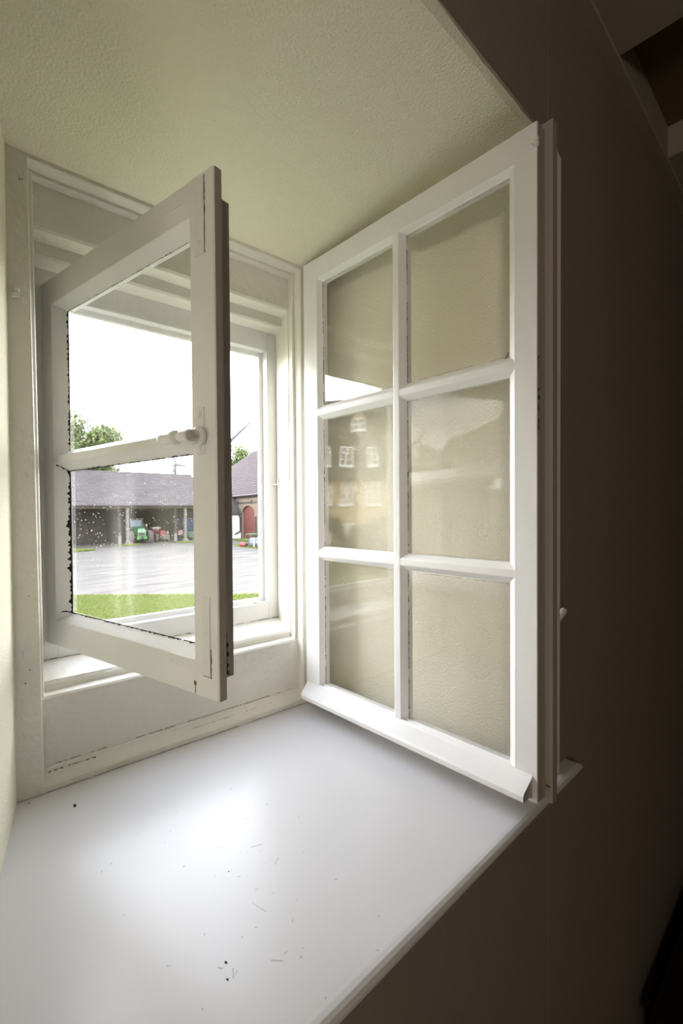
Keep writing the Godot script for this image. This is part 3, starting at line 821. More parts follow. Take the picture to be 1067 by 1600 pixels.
func wheel(o: Node3D, at: Vector3, r: float, w: float, rim: String) -> void:
	var s := MB.new()
	var a := at - Vector3(w / 2, 0, 0)
	s.lathe(a, Vector3.RIGHT, [[0.02, r * 0.52], [0.0, r * 0.6], [0.03, r * 0.9], [0.1 * w, r * 0.965], [0.9 * w, r * 0.965], [w - 0.03, r * 0.9], [w, r * 0.6], [w - 0.02, r * 0.52]], 28)
	var t := part("tyre", s, "rubber", o)
	s = MB.new()
	var cnt := 20
	for k in cnt:
		for sd in [-1.0, 1.0]:
			var an: float = TAU * (k + (0.5 if sd > 0 else 0.0)) / cnt
			var an2 := an + 0.26
			var p := func(x: float, ang: float, rr: float) -> Vector3: return at + Vector3(x, sin(ang) * rr, cos(ang) * rr)
			var lo := []
			var hi := []
			for q in [[0.02 * w * sd, an], [0.49 * w * sd, an2], [0.49 * w * sd, an2 + 0.1], [0.02 * w * sd, an + 0.1]]:
				lo.append(p.call(q[0], q[1], r * 0.94)); hi.append(p.call(q[0], q[1], r))
			s.loft(lo, hi, false, true)
	part("tread", s, "muddy", t)
	s = MB.new()
	s.lathe(a, Vector3.RIGHT, [[0.06, 0.0], [0.06, r * 0.2], [0.1, r * 0.46], [0.02, r * 0.54], [w - 0.02, r * 0.54], [w - 0.1, r * 0.46], [w - 0.06, r * 0.2], [w - 0.06, 0.0]], 20)
	part("rim", s, rim, t)

func tractors() -> void:
	var o := thing("tractor", "large green tractor with a pale blue windscreen and chevron tyres, parked in the shed", "tractor", Transform3D(Basis(Vector3.UP, deg_to_rad(-5)), Vector3(19.98, GROUND, -58.6)))
	for x in [-1.12, 1.12]:
		wheel(o, Vector3(x, 0.78, -0.6), 0.78, 0.58, "grey_paint")
		wheel(o, Vector3(x, 1.0, -3.4), 1.0, 0.66, "grey_paint")
	var s := MB.new()
	s.loft([Vector3(-0.46, 0.95, 0.25), Vector3(0.46, 0.95, 0.25), Vector3(0.5, 1.5, 0.22), Vector3(0.36, 1.84, 0.1), Vector3(-0.36, 1.84, 0.1), Vector3(-0.5, 1.5, 0.22)], [Vector3(-0.5, 0.95, -2.2), Vector3(0.5, 0.95, -2.2), Vector3(0.58, 1.6, -2.2), Vector3(0.45, 2.08, -2.2), Vector3(-0.45, 2.08, -2.2), Vector3(-0.58, 1.6, -2.2)])
	part("bonnet", s, "green_paint", o)
	fbox("grille", Vector3(-0.38, 1.0, 0.22), Vector3(0.38, 1.34, 0.27), 0.02, "iron", o)
	for x in [-0.26, 0.26]:
		fbox("headlight", Vector3(x - 0.19, 1.48, 0.2), Vector3(x + 0.19, 1.62, 0.27), 0.02, "white_paint", o)
	fbox("front_hitch", Vector3(-0.6, 0.5, 0.0), Vector3(0.6, 0.92, 0.42), 0.06, "green_paint", o)
	s = MB.new()
	for x in [-0.3, 0.3]:
		s.rod(Vector3(x, 0.62, 0.3), Vector3(x * 1.4, 0.35, 0.75), 0.07)
	s.lathe(Vector3(0, 0.72, 0.4), Vector3(0, 0, 1), [[0.0, 0.22], [0.06, 0.2], [0.07, 0.1], [0.02, 0.08], [0.02, 0.0]], 14)
	part("hitch_arm", s, "iron", o)
	s = MB.new()
	s.rod(Vector3(-1.2, 0.74, -0.6), Vector3(1.2, 0.74, -0.6), 0.14)
	s.box(Vector3(-0.35, 0.55, -3.6), Vector3(0.35, 1.05, 0.1), 0.05)
	part("chassis", s, "iron", o)
	s = MB.new()
	s.loft([Vector3(-0.78, 1.55, -2.15), Vector3(0.78, 1.55, -2.15), Vector3(0.84, 2.1, -2.15), Vector3(0.78, 2.86, -2.4), Vector3(-0.78, 2.86, -2.4), Vector3(-0.84, 2.1, -2.15)], [Vector3(-0.78, 1.55, -3.7), Vector3(0.78, 1.55, -3.7), Vector3(0.84, 2.1, -3.8), Vector3(0.78, 2.86, -3.7), Vector3(-0.78, 2.86, -3.7), Vector3(-0.84, 2.1, -3.8)])
	part("cab", s, "iron", o)
	s = MB.new()
	s.loft([Vector3(-0.74, 2.0, -2.12), Vector3(0.74, 2.0, -2.12), Vector3(0.72, 2.84, -2.39), Vector3(-0.72, 2.84, -2.39)], [Vector3(-0.74, 2.0, -2.1), Vector3(0.74, 2.0, -2.1), Vector3(0.72, 2.84, -2.37), Vector3(-0.72, 2.84, -2.37)])
	part("windscreen", s, "windscreen", o)
	fbox("cab_roof", Vector3(-0.85, 2.84, -3.85), Vector3(0.85, 3.06, -2.25), 0.07, "iron", o)
	for x in [-0.72, -0.5, 0.0, 0.5, 0.72]:
		fbox("work_light", Vector3(x - 0.07, 2.94, -2.28), Vector3(x + 0.07, 3.04, -2.18), 0.02, "white_paint", o)
	for x in [-1.15, 1.15]:
		s = MB.new()
		s.rod(Vector3(signf(x) * 0.8, 2.3, -2.2), Vector3(x, 2.25, -2.1), 0.02)
		s.box(Vector3(x - 0.1, 1.98, -2.14), Vector3(x + 0.1, 2.32, -2.06), 0.03)
		part("mirror", s, "white_paint", o)
		s = MB.new()
		s.box(Vector3(x - 0.33, 2.0, -4.2), Vector3(x + 0.33, 2.08, -2.8), 0.03)
		part("mudguard", s, "green_paint", o)
	s = MB.new()
	s.rod(Vector3(0.56, 1.7, -1.9), Vector3(0.56, 2.75, -1.9), 0.06)
	part("exhaust", s, "iron", o)
	# smaller red one
	o = thing("tractor", "small old red tractor with a grey bumper, parked to the right of the green tractor", "tractor", Transform3D(Basis(Vector3.UP, deg_to_rad(4)), Vector3(22.95, GROUND, -59.5)))
	for x in [-0.72, 0.72]:
		wheel(o, Vector3(x, 0.52, -0.5), 0.52, 0.34, "grey_paint")
		wheel(o, Vector3(x * 1.04, 0.75, -2.5), 0.75, 0.42, "red_paint")
	s = MB.new()
	s.loft([Vector3(-0.33, 0.7, 0.1), Vector3(0.33, 0.7, 0.1), Vector3(0.33, 1.35, 0.08), Vector3(0.25, 1.46, 0.02), Vector3(-0.25, 1.46, 0.02), Vector3(-0.33, 1.35, 0.08)], [Vector3(-0.36, 0.7, -1.8), Vector3(0.36, 0.7, -1.8), Vector3(0.36, 1.5, -1.8), Vector3(0.28, 1.62, -1.8), Vector3(-0.28, 1.62, -1.8), Vector3(-0.36, 1.5, -1.8)])
	part("bonnet", s, "red_paint", o)
	fbox("bumper", Vector3(-0.12, 0.38, 0.15), Vector3(0.72, 0.95, 0.4), 0.06, "grey_paint", o)
	fbox("hood_cover", Vector3(-0.62, 1.62, -2.6), Vector3(0.55, 1.86, -1.6), 0.08, "white_paint", o)
	fbox("fuel_tank", Vector3(-0.5, 0.9, -2.6), Vector3(0.5, 1.6, -1.75), 0.05, "red_paint", o)
	for x in [0.16, 0.42]:
		s = MB.new()
		s.lathe(Vector3(x, 0.72, 0.39), Vector3(0, 0, 1), [[0.0, 0.09], [0.03, 0.08], [0.04, 0.0]], 12)
		part("headlight", s, "iron", o)
	s = MB.new()
	s.rod(Vector3(-0.3, 1.5, -0.8), Vector3(-0.3, 2.05, -0.8), 0.035)
	s.box(Vector3(0.55, 1.05, -0.3), Vector3(0.85, 1.3, 0.0), 0.08)
	part("exhaust", s, "white_paint", o)
	s = MB.new()
	s.rod(Vector3(-0.8, 0.52, -0.5), Vector3(0.8, 0.52, -0.5), 0.07)
	s.box(Vector3(-0.22, 0.4, -2.7), Vector3(0.22, 0.75, 0.1), 0.03)
	part("chassis", s, "iron", o)
	# warning board, green trailer, blue hopper
	o = thing("warning_board", "red and white striped warning board between the red tractor and green trailer", "sign", Transform3D(Basis(), Vector3(25.05, GROUND, -59.0)))
	s = MB.new()
	s.rod(Vector3(0, 0, -0.05), Vector3(0, 1.5, -0.05), 0.04)
	part("post", s, "iron", o)
	fbox("panel", Vector3(-0.3, 0.8, -0.02), Vector3(0.3, 1.5, 0.02), 0.005, "red_paint", o)
	s = MB.new()
	for k in 2:
		var y0 := 0.84 + 0.28 * k
		s.loft([Vector3(-0.29, y0, 0.021), Vector3(0.29, y0 + 0.2, 0.021), Vector3(0.29, y0 + 0.33, 0.021), Vector3(-0.29, y0 + 0.13, 0.021)], [Vector3(-0.29, y0, 0.026), Vector3(0.29, y0 + 0.2, 0.026), Vector3(0.29, y0 + 0.33, 0.026), Vector3(-0.29, y0 + 0.13, 0.026)])
	part("stripe", s, "white_paint", o)
	o = thing("trailer", "low green slatted trailer at the right end of the shed, under a blue hopper", "trailer", Transform3D(Basis(), Vector3(27.3, GROUND, -58.9)))
	fbox("bed", Vector3(-1.6, 0.5, -1.0), Vector3(1.6, 0.68, 1.0), 0.02, "pale_green", o)
	for y in [0.72, 1.02]:
		fbox("side_board", Vector3(-1.6, y, 0.94), Vector3(1.6, y + 0.2, 1.0), 0.01, "pale_green", o)
		fbox("side_board", Vector3(-1.6, y, -1.0), Vector3(1.6, y + 0.2, -0.94), 0.01, "pale_green", o)
	for x in [-1.55, -0.5, 0.5, 1.55]:
		fbox("stake", Vector3(x - 0.04, 0.5, 0.9), Vector3(x + 0.04, 1.26, 0.96), 0.01, "timber", o)
	for x in [-0.9, 0.9]:
		for z in [-0.7, 0.7]:
			s = MB.new()
			s.lathe(Vector3(x, 0.27, z - 0.1), Vector3(0, 0, 1), [[0.0, 0.0], [0.0, 0.24], [0.03, 0.27], [0.17, 0.27], [0.2, 0.24], [0.2, 0.0]], 16)
			part("tyre", s, "rubber", o)
	o = thing("hopper", "dark blue machine hopper standing behind the green trailer in the shed", "machine", Transform3D(Basis(), Vector3(27.2, GROUND, -61.0)))
	s = MB.new()
	s.loft([Vector3(-0.6, 0.9, -0.6), Vector3(0.6, 0.9, -0.6), Vector3(0.6, 0.9, 0.6), Vector3(-0.6, 0.9, 0.6)], [Vector3(-1.4, 2.0, -0.9), Vector3(1.4, 2.0, -0.9), Vector3(1.4, 2.0, 0.9), Vector3(-1.4, 2.0, 0.9)])
	s.box(Vector3(-1.4, 2.0, -0.9), Vector3(1.4, 2.9, 0.9), 0.03)
	part("bin", s, "blue_paint", o)
	for x in [-0.55, 0.55]:
		for z in [-0.55, 0.55]:
			fbox("leg", Vector3(x - 0.05, 0, z - 0.05), Vector3(x + 0.05, 1.0, z + 0.05), 0.01, "iron", o)

func stone_barn() -> void:
	var d := Vector3(0.24395, 0, -0.96979)     # along the wall, away from us
	var inn := Vector3(0.96979, 0, 0.24395)     # into the building
	var b := Basis(d, Vector3.UP, -inn)          # x away, y up, z out of the wall towards us
	var o := thing("barn", "stone barn with steep red-brown tiled roof and an arched red door on the right", "barn", Transform3D(b, Vector3(32.2, GROUND, -52.5)))
	var g := -GROUND
	var ey := g + 2.35
	var s := MB.new()
	# front wall with the arched opening cut out
	var wall := [[-16.0, 0.0], [-0.05, 0.0]]
	for k in 13:
		var an := PI * k / 12.0
		wall.append([2.93 - cos(an) * 2.98, g - 0.2 + sin(an) * 1.12])
	wall.append_array([[5.9, 0.0], [34.0, 0.0], [34.0, ey], [-16.0, ey]])
	s.prism(wall, func(x, y, z): return Vector3(x, y, z), -0.6, 0.0)
	part("wall", s, "stone", o)
	s = MB.new()
	s.box(Vector3(-16, 0, -14), Vector3(-15.4, ey, -0.6)); s.box(Vector3(33.4, 0, -14), Vector3(34, ey, -0.6)); s.box(Vector3(-16, 0, -14.6), Vector3(34, ey, -14))
	part("wall", s, "stone", o)
	# door boards
	for k in 16:
		var x := -0.05 + 5.95 * k / 16.0
		var xm := x + 5.95 / 32.0
		var top := g - 0.2 + 1.12 * sqrt(maxf(0.0, 1.0 - pow((xm - 2.93) / 2.98, 2.0)))
		fbox("door_board", Vector3(x + 0.012, 0.06, -0.32), Vector3(x + 5.95 / 16.0 - 0.012, top, -0.24), 0.015, "red_door", o)
	s = MB.new()
	s.box(Vector3(-2.4, g + 1.3, 0.02), Vector3(7.9, g + 1.42, 0.12), 0.01)
	for x in [-2.3, 1.0, 7.7]:
		s.box(Vector3(x - 0.08, g + 1.2, 0.0), Vector3(x + 0.08, g + 1.62, 0.14), 0.01)
	part("door_rail", s, "iron", o)
	fbox("door_strap", Vector3(-0.9, 0.3, 0.0), Vector3(-0.45, g - 0.5, 0.1), 0.02, "iron", o)
	s = MB.new()
	s.box(Vector3(2.5, g + 1.72, -0.1), Vector3(2.9, g + 2.02, 0.012))
	part("vent_hole", s, "iron", o)
	# roof: plane rises at 50 degrees from the eaves; a hip cuts its far corner
	var up := Vector3(0, sin(deg_to_rad(50)), -cos(deg_to_rad(50)))
	var out := Vector3(0, cos(deg_to_rad(50)), sin(deg_to_rad(50)))
	var e := Vector3(0, ey, 0.35)
	tile_roof(o, "roof_tiles", e, Vector3.RIGHT, up, out, func(t):
		var y: float = 2.35 + t * sin(deg_to_rad(50))
		return Vector2(-16.2, minf(30.0, 28.31 + (8.44 - y) * 4.45) + 1.6), 12.6, 0.36, 0.27, 0.0, Color(0.040, 0.024, 0.022), 102)
	s = MB.new()
	var y2 := 12.6
	s.loft([e + Vector3(-16.2, 0, 0) - out * 0.02, e + Vector3(31.6, 0, 0) - out * 0.02, e + Vector3(31.6, 0, 0) + up * 7.4 - out * 0.02, e + Vector3(12.8, 0, 0) + up * y2 - out * 0.02, e + Vector3(-16.2, 0, 0) + up * y2 - out * 0.02], [e + Vector3(-16.2, -0.25, 0), e + Vector3(31.6, -0.25, 0), e + Vector3(31.6, -0.25, 0) + up * 7.4, e + Vector3(12.8, -0.25, 0) + up * y2, e + Vector3(-16.2, -0.25, 0) + up * y2])
	part("roof_deck", s, "timber_dark", o)
	s = MB.new()
	s.rod(Vector3(-16, ey - 0.05, 0.42), Vector3(32, ey - 0.05, 0.42), 0.09)
	part("gutter", s, "iron", o)
	# white annex with slate lean-to roof in front of the barn's far part
	o = thing("annex", "low white-washed annex with dark slate roof and a drainpipe beside the arched door", "outbuilding", Transform3D(b, Vector3(32.2, GROUND, -52.5) + d * 6.3))
	fbox("wall", Vector3(0.0, 0, 0.05), Vector3(9.0, g - 0.25, 3.0), 0.0, "whitewash", o)
	s = MB.new()
	s.prism([[-0.15, g - 0.32], [-0.15, g - 0.1], [4.2, g + 2.75], [9.2, g - 0.1], [9.2, g - 0.32]], func(x, y, z): return Vector3(x, y, z), 0.02, 3.2)
	part("roof", s, "slate", o)
	s = MB.new()
	s.rod(Vector3(-0.25, g - 0.25, 0.0), Vector3(-0.25, g - 0.25, 3.3), 0.09)
	part("gutter", s, "iron", o)
	s = MB.new()
	s.tube([Vector3(-0.25, g - 0.3, 0.35), Vector3(-0.2, g - 0.75, 0.2), Vector3(-0.2, 1.0, 0.2), Vector3(0.3, 0.15, 1.6)], 0.09)
	part("drainpipe", s, "iron", o)

func yard_things() -> void:
	var b := Basis(Vector3(0.24395, 0, -0.96979), Vector3.UP, Vector3(-0.96979, 0, -0.24395))
	# blue-grey ribbed tank lying on the grass
	var o := thing("water_tank", "blue-grey ribbed tank lying on the grass before the stone barn", "tank", Transform3D(Basis(Vector3.UP, -0.5), Vector3(26.75, GROUND + 0.03, -42.7)))
	var s := MB.new()
	var rings := [[-1.0, 0.0], [-1.0, 0.36], [-0.94, 0.46]]
	for k in 4:
		var x := -0.85 + 0.45 * k
		rings.append_array([[x, 0.47], [x + 0.05, 0.52], [x + 0.28, 0.52], [x + 0.33, 0.47]])
	rings.append_array([[0.94, 0.46], [1.0, 0.36], [1.0, 0.0]])
	s.lathe(Vector3(0, 0.52, 0), Vector3.RIGHT, rings, 24)
	part("drum", s, "tank_blue", o)
	s = MB.new()
	for x in [-0.6, -0.15, 0.3]:
		s.lathe(Vector3(x, 0.52, 0), Vector3.RIGHT, [[0.02, 0.515], [0.02, 0.53], [0.16, 0.53], [0.16, 0.515]], 24)
	part("band", s, "whitewash", o)
	for x in [-0.7, 0.7]:
		fbox("cradle", Vector3(x - 0.06, 0, -0.4), Vector3(x + 0.06, 0.12, 0.4), 0.01, "timber", o)
	o = thing("gas_bottle", "small red gas bottle lying on the grass left of the blue-grey tank", "gas bottle", Transform3D(Basis(Vector3.UP, -0.6), Vector3(26.05, GROUND + 0.03, -44.7)))
	s = MB.new()
	s.lathe(Vector3(-0.38, 0.24, 0), Vector3.RIGHT, [[0.0, 0.0], [0.0, 0.14], [0.08, 0.22], [0.14, 0.24], [0.62, 0.24], [0.7, 0.2], [0.76, 0.08], [0.82, 0.06], [0.82, 0.0]], 18)
	part("body", s, "red_paint", o)
	s = MB.new()
	s.lathe(Vector3(0.4, 0.24, 0), Vector3.RIGHT, [[0.0, 0.12], [0.12, 0.12], [0.12, 0.1], [0.0, 0.1]], 14)
	part("collar", s, "iron", o)
	o = thing("handcart", "pale green metal frame cart behind the blue-grey tank", "cart", Transform3D(b, Vector3(28.2, GROUND, -46.6)))
	s = MB.new()
	for x in [-1.0, 1.0]:
		for z in [-0.4, 0.4]:
			s.rod(Vector3(x, 0, z), Vector3(x, 1.25, z), 0.04)
	for y in [0.55, 1.22]:
		for z in [-0.4, 0.4]:
			s.rod(Vector3(-1.0, y, z), Vector3(1.0, y, z), 0.04)
		for x in [-1.0, 1.0]:
			s.rod(Vector3(x, y, -0.4), Vector3(x, y, 0.4), 0.04)
	part("frame", s, "pale_green", o)
	fbox("tray", Vector3(-1.0, 1.2, -0.42), Vector3(-0.1, 1.36, 0.42), 0.02, "pale_green", o)
	fbox("shelf", Vector3(-1.0, 0.52, -0.4), Vector3(1.0, 0.58, 0.4), 0.01, "timber", o)

func leaf_mesh(size: float) -> ArrayMesh:
	var s := MB.new()
	var h := size
	s.poly([Vector3(0, 0, 0), Vector3(h * 0.4, h * 0.15, h * 0.5), Vector3(0, 0.05 * h, h * 1.1), Vector3(-h * 0.4, h * 0.15, h * 0.5)], Vector3.UP)
	s.poly([Vector3(0, 0, 0), Vector3(h * 0.9, h * 0.1, h * 0.2), Vector3(h * 1.0, h * 0.3, -h * 0.5), Vector3(h * 0.2, h * 0.2, -h * 0.6)], Vector3.UP)
	return s.mesh()

func foliage(o: Node3D, blobs: Array, count: int, leaf: float, base: Color, seed_: int) -> void:
	var rng := RandomNumberGenerator.new()
	rng.seed = seed_
	var mm := MultiMesh.new()
	mm.transform_format = MultiMesh.TRANSFORM_3D
	mm.use_colors = true
	mm.mesh = leaf_mesh(leaf)
	mm.instance_count = count
	for i in count:
		var q: Array = blobs[rng.randi() % blobs.size()]
		var dir := Vector3(rng.randfn(), rng.randfn(), rng.randfn()).normalized()
		var p: Vector3 = q[0] + dir * q[1] * pow(rng.randf(), 0.33) * rng.randf_range(0.85, 1.12)
		var bs := Basis(Vector3(rng.randfn(), rng.randfn(), rng.randfn()).normalized(), rng.randf() * TAU) * (0.6 + rng.randf() * 0.8)
		mm.set_instance_transform(i, Transform3D(bs, p))
		var sh := rng.randf_range(0.6, 1.35)
		mm.set_instance_color(i, Color(base.r * sh * rng.randf_range(0.8, 1.25), base.g * sh, base.b * sh))
	var inst := MultiMeshInstance3D.new()
	inst.name = "foliage"
	inst.multimesh = mm
	inst.material_override = M.leaf
	o.add_child(inst, true)
	inst.set_meta("kind", "stuff")

func tree(label: String, at: Vector3, height: float, spread: float, seed_: int, base: Color, nblob := 14, count := 5000) -> void:
	var o := thing("tree", label, "tree", Transform3D(Basis(), at))
	var rng := RandomNumberGenerator.new()
	rng.seed = seed_
	var s := MB.new()
	s.rod(Vector3.ZERO, Vector3(0.1, height * 0.55, 0), height * 0.028, height * 0.014, 10)
	var blobs := []
	for i in nblob:
		var an := rng.randf() * TAU
		var rr := spread * sqrt(rng.randf()) * 0.78
		var y := height * (0.45 + 0.42 * rng.randf() * (1.0 - 0.45 * rr / spread))
		var c := Vector3(cos(an) * rr, y, sin(an) * rr)
		blobs.append([c, spread * rng.randf_range(0.26, 0.4)])
		s.rod(Vector3(0.05, height * 0.35 + 0.02 * height * (i % 6), 0), c, height * 0.008, height * 0.003, 6)
	part("trunk", s, "bark", o)
	foliage(o, blobs, count, 0.26, base, seed_ + 1)

func turbine(label: String, hub: Vector3, blade: float, rot: float, face_yaw: float) -> void:
	var o := thing("wind_turbine", label, "wind turbine", Transform3D(Basis(Vector3.UP, face_yaw), Vector3(hub.x, GROUND, hub.z)))
	var h := hub.y - GROUND
	var s := MB.new()
	s.rod(Vector3.ZERO, Vector3(0, h, 0), 1.6, 1.1, 14)
	part("tower", s, "turbine", o)
	fbox("nacelle", Vector3(-0.9, h - 0.9, -3.0), Vector3(0.9, h + 0.9, 1.5), 0.3, "turbine", o)
	for k in 3:
		var an := rot + TAU * k / 3.0
		var dir := Vector3(cos(an), sin(an), 0)
		var side := Vector3(-sin(an), cos(an), 0)
		var c := Vector3(0, h, 2.0)
		s = MB.new()
		s.loft([c + side * 1.0 + Vector3(0, 0, 0.2), c - side * 0.8 + Vector3(0, 0, 0.2), c - side * 0.8 - Vector3(0, 0, 0.2), c + side * 1.0 - Vector3(0, 0, 0.2)], [c + dir * blade * 0.25 + side * 1.2, c + dir * blade * 0.25 - side * 0.9, c + dir * blade * 0.25 - side * 0.9 - Vector3(0, 0, 0.2), c + dir * blade * 0.25 + side * 1.2 - Vector3(0, 0, 0.2)])
		s.loft([c + dir * blade * 0.25 + side * 1.2, c + dir * blade * 0.25 - side * 0.9, c + dir * blade * 0.25 - side * 0.9 - Vector3(0, 0, 0.2), c + dir * blade * 0.25 + side * 1.2 - Vector3(0, 0, 0.2)], [c + dir * blade + side * 0.55, c + dir * blade - side * 0.3, c + dir * blade - side * 0.3 - Vector3(0, 0, 0.08), c + dir * blade + side * 0.55 - Vector3(0, 0, 0.08)])
		part("blade", s, "turbine", o)

func slab(called: String, pts: Array, y0: float, y1: float, m: String, kind: String) -> void:
	var s := MB.new()
	s.prism(pts, func(x, z, y): return Vector3(x, y, z), y0, y1)
	var o := part(called, s, m, self)
	o.set_meta("kind", kind)

func grounds() -> void:
	slab("gravel_yard", [[-160, -0.25], [220, -0.25], [700, -600], [-500, -600]], GROUND - 0.5, GROUND, "gravel", "structure")
	var rim := []
	var rng := RandomNumberGenerator.new()
	rng.seed = 77
	for k in 60:
		var t := k / 59.0
		var p := Vector2(-1.0, -30.2).lerp(Vector2(19.0, -12.3), t)
		p += Vector2(0.66, -0.74) * (0.35 * sin(t * 3.1) + rng.randf_range(-0.12, 0.12))
		rim.append([p.x, p.y])
	rim.append_array([[26, -5], [30, -0.3], [-60, -0.3], [-60, -30], [-30, -42], [-14, -40]])
	slab("lawn", rim, GROUND, GROUND + 0.02, "lawn", "structure")
	var patches := [[Vector2(11.6, -52.3), 1.5, 0.9], [Vector2(17.8, -56.3), 1.1, 0.5], [Vector2(24.9, -56.1), 1.2, 0.5], [Vector2(28.1, -43.4), 2.4, 5.2], [Vector2(31.3, -52.5), 0.9, 3.0]]
	for q in patches:
		var ring := []
		for k in 26:
			var an := TAU * k / 26.0
			var rr := 1.0 + rng.randf_range(-0.14, 0.14)
			ring.append([q[0].x + cos(an) * q[1] * rr, q[0].y + sin(an) * q[2] * rr])
		slab(numbered("grass_patch"), ring, GROUND, GROUND + 0.03, "lawn", "structure")
	# blades of grass over the part of the lawn that shows
	var s := MB.new()
	for k in 4:
		var an := TAU * k / 4.0
		var d := Vector3(cos(an), 0, sin(an))
		var sd := Vector3(-d.z, 0, d.x) * 0.012
		s.poly([-sd, sd, d * 0.035 + Vector3(0, 0.075, 0)], d)
	var mm := MultiMesh.new()
	mm.transform_format = MultiMesh.TRANSFORM_3D
	mm.use_colors = true
	mm.mesh = s.mesh()
	var places := PackedVector3Array()
	for i in 60000:
		var x := rng.randf_range(1.5, 15.0)
		var z := rng.randf_range(-29.0, -12.0)
		var edge := -30.2 + (x + 1.0) * 0.895
		if z > edge - 0.25 * rng.randf():
			places.append(Vector3(x, GROUND + 0.015, z))
	for q in patches:
		for i in 900:
			var an := rng.randf() * TAU
			var rr := sqrt(rng.randf()) * 1.08
			places.append(Vector3(q[0].x + cos(an) * q[1] * rr, GROUND + 0.015, q[0].y + sin(an) * q[2] * rr))
	mm.instance_count = places.size()
	for i in places.size():
		var far := places[i].z < -35.0
		mm.set_instance_transform(i, Transform3D(Basis(Vector3.UP, rng.randf() * TAU) * rng.randf_range(0.6, 1.3) * (2.2 if far else 1.0), places[i]))
		var sh := rng.randf_range(0.7, 1.3)
		mm.set_instance_color(i, Color(sh * rng.randf_range(0.85, 1.2), sh, sh * rng.randf_range(0.5, 1.0)))
	var inst := MultiMeshInstance3D.new()
	inst.name = "grass"
	inst.multimesh = mm
	inst.material_override = M.grass
	add_child(inst, true)
	inst.set_meta("kind", "stuff"); inst.set_meta("label", "bright green mown grass of the lawn below the window"); inst.set_meta("category", "grass")

func sash_window(o: Node3D, x0: float, y0: float, x1: float, y1: float, z: float, rows: int) -> void:
	var s := MB.new()
	var f := 0.09
	s.box(Vector3(x0, y0, z - 0.05), Vector3(x0 + f, y1, z + 0.05)); s.box(Vector3(x1 - f, y0, z - 0.05), Vector3(x1, y1, z + 0.05))
	s.box(Vector3(x0, y0, z - 0.05), Vector3(x1, y0 + f, z + 0.05)); s.box(Vector3(x0, y1 - f, z - 0.05), Vector3(x1, y1, z + 0.05))
	var mx := (x0 + x1) / 2.0
	s.box(Vector3(mx - 0.06, y0, z - 0.04), Vector3(mx + 0.06, y1, z + 0.06))
	for k in range(1, rows):
		var y := lerpf(y0, y1, float(k) / rows)
		s.box(Vector3(x0, y - 0.03, z - 0.03), Vector3(x1, y + 0.03, z + 0.03))
	for x in [lerpf(x0, mx, 0.5), lerpf(mx, x1, 0.5)]:
		s.box(Vector3(x - 0.02, y0, z - 0.03), Vector3(x + 0.02, y1, z + 0.02))
	s.box(Vector3(x0 - 0.08, y0 - 0.1, z - 0.05), Vector3(x1 + 0.08, y0, z + 0.14))
	var w := part("window", s, "white_wood", o)
	fbox("pane", Vector3(x0 + 0.02, y0 + 0.02, z - 0.06), Vector3(x1 - 0.02, y1 - 0.02, z - 0.035), 0.0, "dark_pane", w)

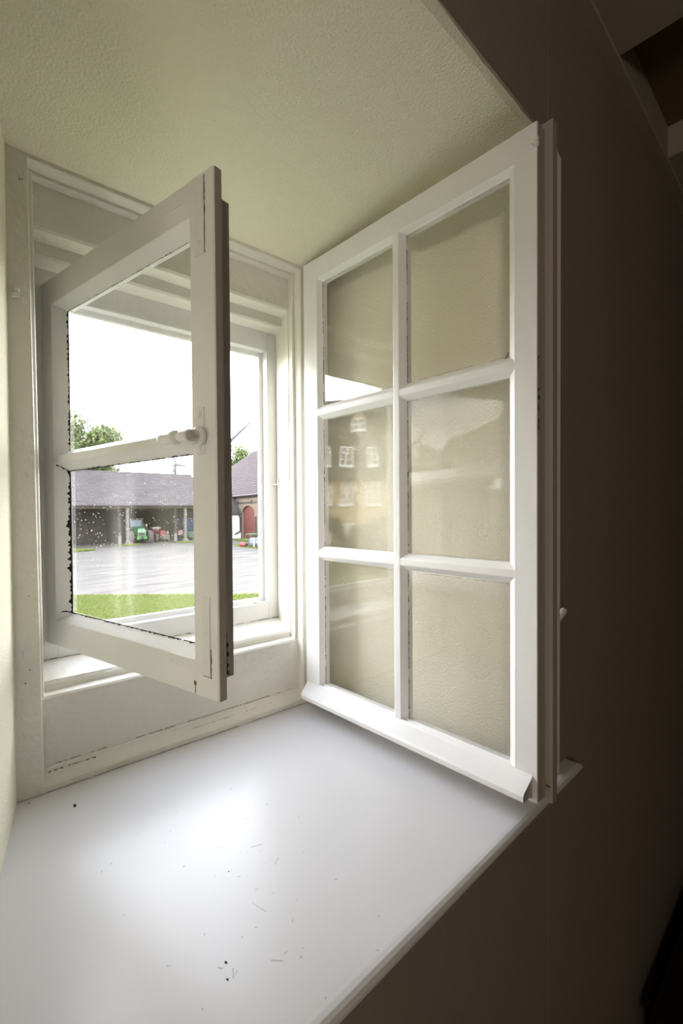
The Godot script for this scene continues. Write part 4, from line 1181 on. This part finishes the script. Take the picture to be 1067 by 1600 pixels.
func mansion() -> void:
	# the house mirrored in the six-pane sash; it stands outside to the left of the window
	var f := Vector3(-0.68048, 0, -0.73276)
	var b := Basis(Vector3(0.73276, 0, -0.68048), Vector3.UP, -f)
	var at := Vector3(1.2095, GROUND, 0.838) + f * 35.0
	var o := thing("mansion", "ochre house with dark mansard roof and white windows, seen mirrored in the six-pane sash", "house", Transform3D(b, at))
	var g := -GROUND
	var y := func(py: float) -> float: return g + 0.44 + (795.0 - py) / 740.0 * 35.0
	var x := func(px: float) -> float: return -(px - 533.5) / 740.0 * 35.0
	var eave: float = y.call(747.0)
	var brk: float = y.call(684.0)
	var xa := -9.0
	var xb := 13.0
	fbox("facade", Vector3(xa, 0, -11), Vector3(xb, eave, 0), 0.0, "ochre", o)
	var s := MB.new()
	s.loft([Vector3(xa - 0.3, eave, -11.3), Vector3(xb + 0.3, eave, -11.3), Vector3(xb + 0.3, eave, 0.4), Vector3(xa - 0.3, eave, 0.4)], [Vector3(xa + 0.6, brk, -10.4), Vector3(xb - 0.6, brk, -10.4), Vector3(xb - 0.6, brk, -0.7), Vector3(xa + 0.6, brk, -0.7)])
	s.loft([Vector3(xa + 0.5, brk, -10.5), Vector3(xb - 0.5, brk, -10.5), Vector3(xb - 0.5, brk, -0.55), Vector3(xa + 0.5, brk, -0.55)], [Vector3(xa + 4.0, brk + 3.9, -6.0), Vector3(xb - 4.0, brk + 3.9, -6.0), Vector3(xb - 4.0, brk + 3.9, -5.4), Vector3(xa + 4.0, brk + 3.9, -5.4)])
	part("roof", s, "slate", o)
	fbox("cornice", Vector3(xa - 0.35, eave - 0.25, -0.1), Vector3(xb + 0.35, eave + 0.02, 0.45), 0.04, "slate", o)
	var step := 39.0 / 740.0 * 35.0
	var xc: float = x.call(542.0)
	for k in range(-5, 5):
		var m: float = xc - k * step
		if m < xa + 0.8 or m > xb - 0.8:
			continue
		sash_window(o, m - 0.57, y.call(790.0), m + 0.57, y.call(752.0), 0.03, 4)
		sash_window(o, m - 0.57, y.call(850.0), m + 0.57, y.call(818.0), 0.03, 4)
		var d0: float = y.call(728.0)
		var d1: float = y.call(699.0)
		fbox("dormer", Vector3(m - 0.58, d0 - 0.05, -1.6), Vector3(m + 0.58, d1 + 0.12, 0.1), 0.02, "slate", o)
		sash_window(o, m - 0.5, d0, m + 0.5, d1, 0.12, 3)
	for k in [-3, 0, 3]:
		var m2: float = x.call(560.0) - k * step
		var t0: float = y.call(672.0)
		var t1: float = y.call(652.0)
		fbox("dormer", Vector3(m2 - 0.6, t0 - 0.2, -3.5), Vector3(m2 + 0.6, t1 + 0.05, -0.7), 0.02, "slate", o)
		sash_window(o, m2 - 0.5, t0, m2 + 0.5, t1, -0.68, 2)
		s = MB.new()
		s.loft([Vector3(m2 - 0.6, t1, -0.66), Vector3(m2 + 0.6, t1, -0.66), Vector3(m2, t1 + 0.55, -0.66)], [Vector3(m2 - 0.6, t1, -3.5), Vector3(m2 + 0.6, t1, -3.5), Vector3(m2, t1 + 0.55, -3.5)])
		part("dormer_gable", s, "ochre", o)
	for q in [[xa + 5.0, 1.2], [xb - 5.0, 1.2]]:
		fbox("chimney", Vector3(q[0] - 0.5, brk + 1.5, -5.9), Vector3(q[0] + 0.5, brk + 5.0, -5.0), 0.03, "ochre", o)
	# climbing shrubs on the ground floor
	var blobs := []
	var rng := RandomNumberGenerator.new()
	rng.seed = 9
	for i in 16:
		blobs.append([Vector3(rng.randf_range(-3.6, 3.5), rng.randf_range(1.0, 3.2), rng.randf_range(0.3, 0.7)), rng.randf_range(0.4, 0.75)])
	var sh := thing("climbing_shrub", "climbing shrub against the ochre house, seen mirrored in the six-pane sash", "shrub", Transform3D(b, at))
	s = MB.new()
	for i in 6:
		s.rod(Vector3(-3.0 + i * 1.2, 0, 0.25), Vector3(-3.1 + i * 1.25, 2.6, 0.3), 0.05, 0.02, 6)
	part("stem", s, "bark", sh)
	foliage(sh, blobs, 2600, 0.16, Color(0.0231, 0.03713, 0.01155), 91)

func _ready() -> void:
	# ---- camera, sky, exposure
	var cam := Camera3D.new()
	cam.name = "camera"
	cam.transform = Transform3D(Basis(Vector3(0.7476883, -0.0070963, 0.6640119), Vector3(0.016022, 0.9998446, -0.0073556), Vector3(-0.6638566, 0.0161384, 0.7476858)), Vector3(-0.1023574, 0.4396406, 0.8528541))
	cam.projection = Camera3D.PROJECTION_FRUSTUM
	cam.near = 0.02; cam.far = 3000.0
	cam.size = 2.0 * 800.0 / 740.0 * cam.near
	cam.frustum_offset = Vector2(0, 6.6034 / 740.0 * cam.near)
	cam.current = true
	add_child(cam)
	var sky := ProceduralSkyMaterial.new()
	sky.sky_top_color = Color(0.45, 0.48, 0.54); sky.sky_horizon_color = Color(1.0, 1.0, 1.0)
	sky.sky_curve = 0.36
	sky.ground_bottom_color = Color(0.3, 0.3, 0.28); sky.ground_horizon_color = Color(0.5, 0.5, 0.48)
	sky.sun_angle_max = 1.0
	var env := Environment.new()
	env.background_mode = Environment.BG_SKY
	env.sky = Sky.new()
	env.sky.sky_material = sky
	env.tonemap_mode = Environment.TONE_MAPPER_LINEAR
	env.tonemap_exposure = 21.5
	env.sdfgi_enabled = true; env.ssao_enabled = true; env.ssil_enabled = true
	var we := WorldEnvironment.new()
	we.name = "environment"
	we.environment = env
	add_child(we)
	materials()
	sill_texture()
	# ---- the room and its window
	room()
	sill_board()
	window_frame()
	left_sash()
	right_sash()
	sideboard()
	lamp()
	# ---- outdoors
	grounds()
	machine_shed()
	stone_barn()
	mansion()
	tractors()
	yard_things()
	tree("broad leafy tree behind the left end of the shed roof", Vector3(17.6, GROUND, -76.0), 20.5, 6.2, 201, Color(0.10, 0.135, 0.04), 30, 15000)
	tree("leafy tree showing just above the shed roof ridge", Vector3(25.0, GROUND, -84.0), 13.4, 4.4, 202, Color(0.10, 0.135, 0.04), 16, 5000)
	tree("young yellow-green tree behind the hip of the stone barn's roof", Vector3(55.6, GROUND, -95.0), 21.5, 5.4, 203, Color(0.10, 0.135, 0.04), 24, 11000)
	turbine("distant wind turbine above the shed roof, seen below the glazing bar of the two-pane sash", Vector3(164.3, 39.0, -400.0), 13.0, deg_to_rad(-4), 0.3)
	turbine("nearer wind turbine whose single blade shows beside the free edge of the two-pane sash", Vector3(159.0, 44.0, -300.0), 25.0, deg_to_rad(45), -0.4)
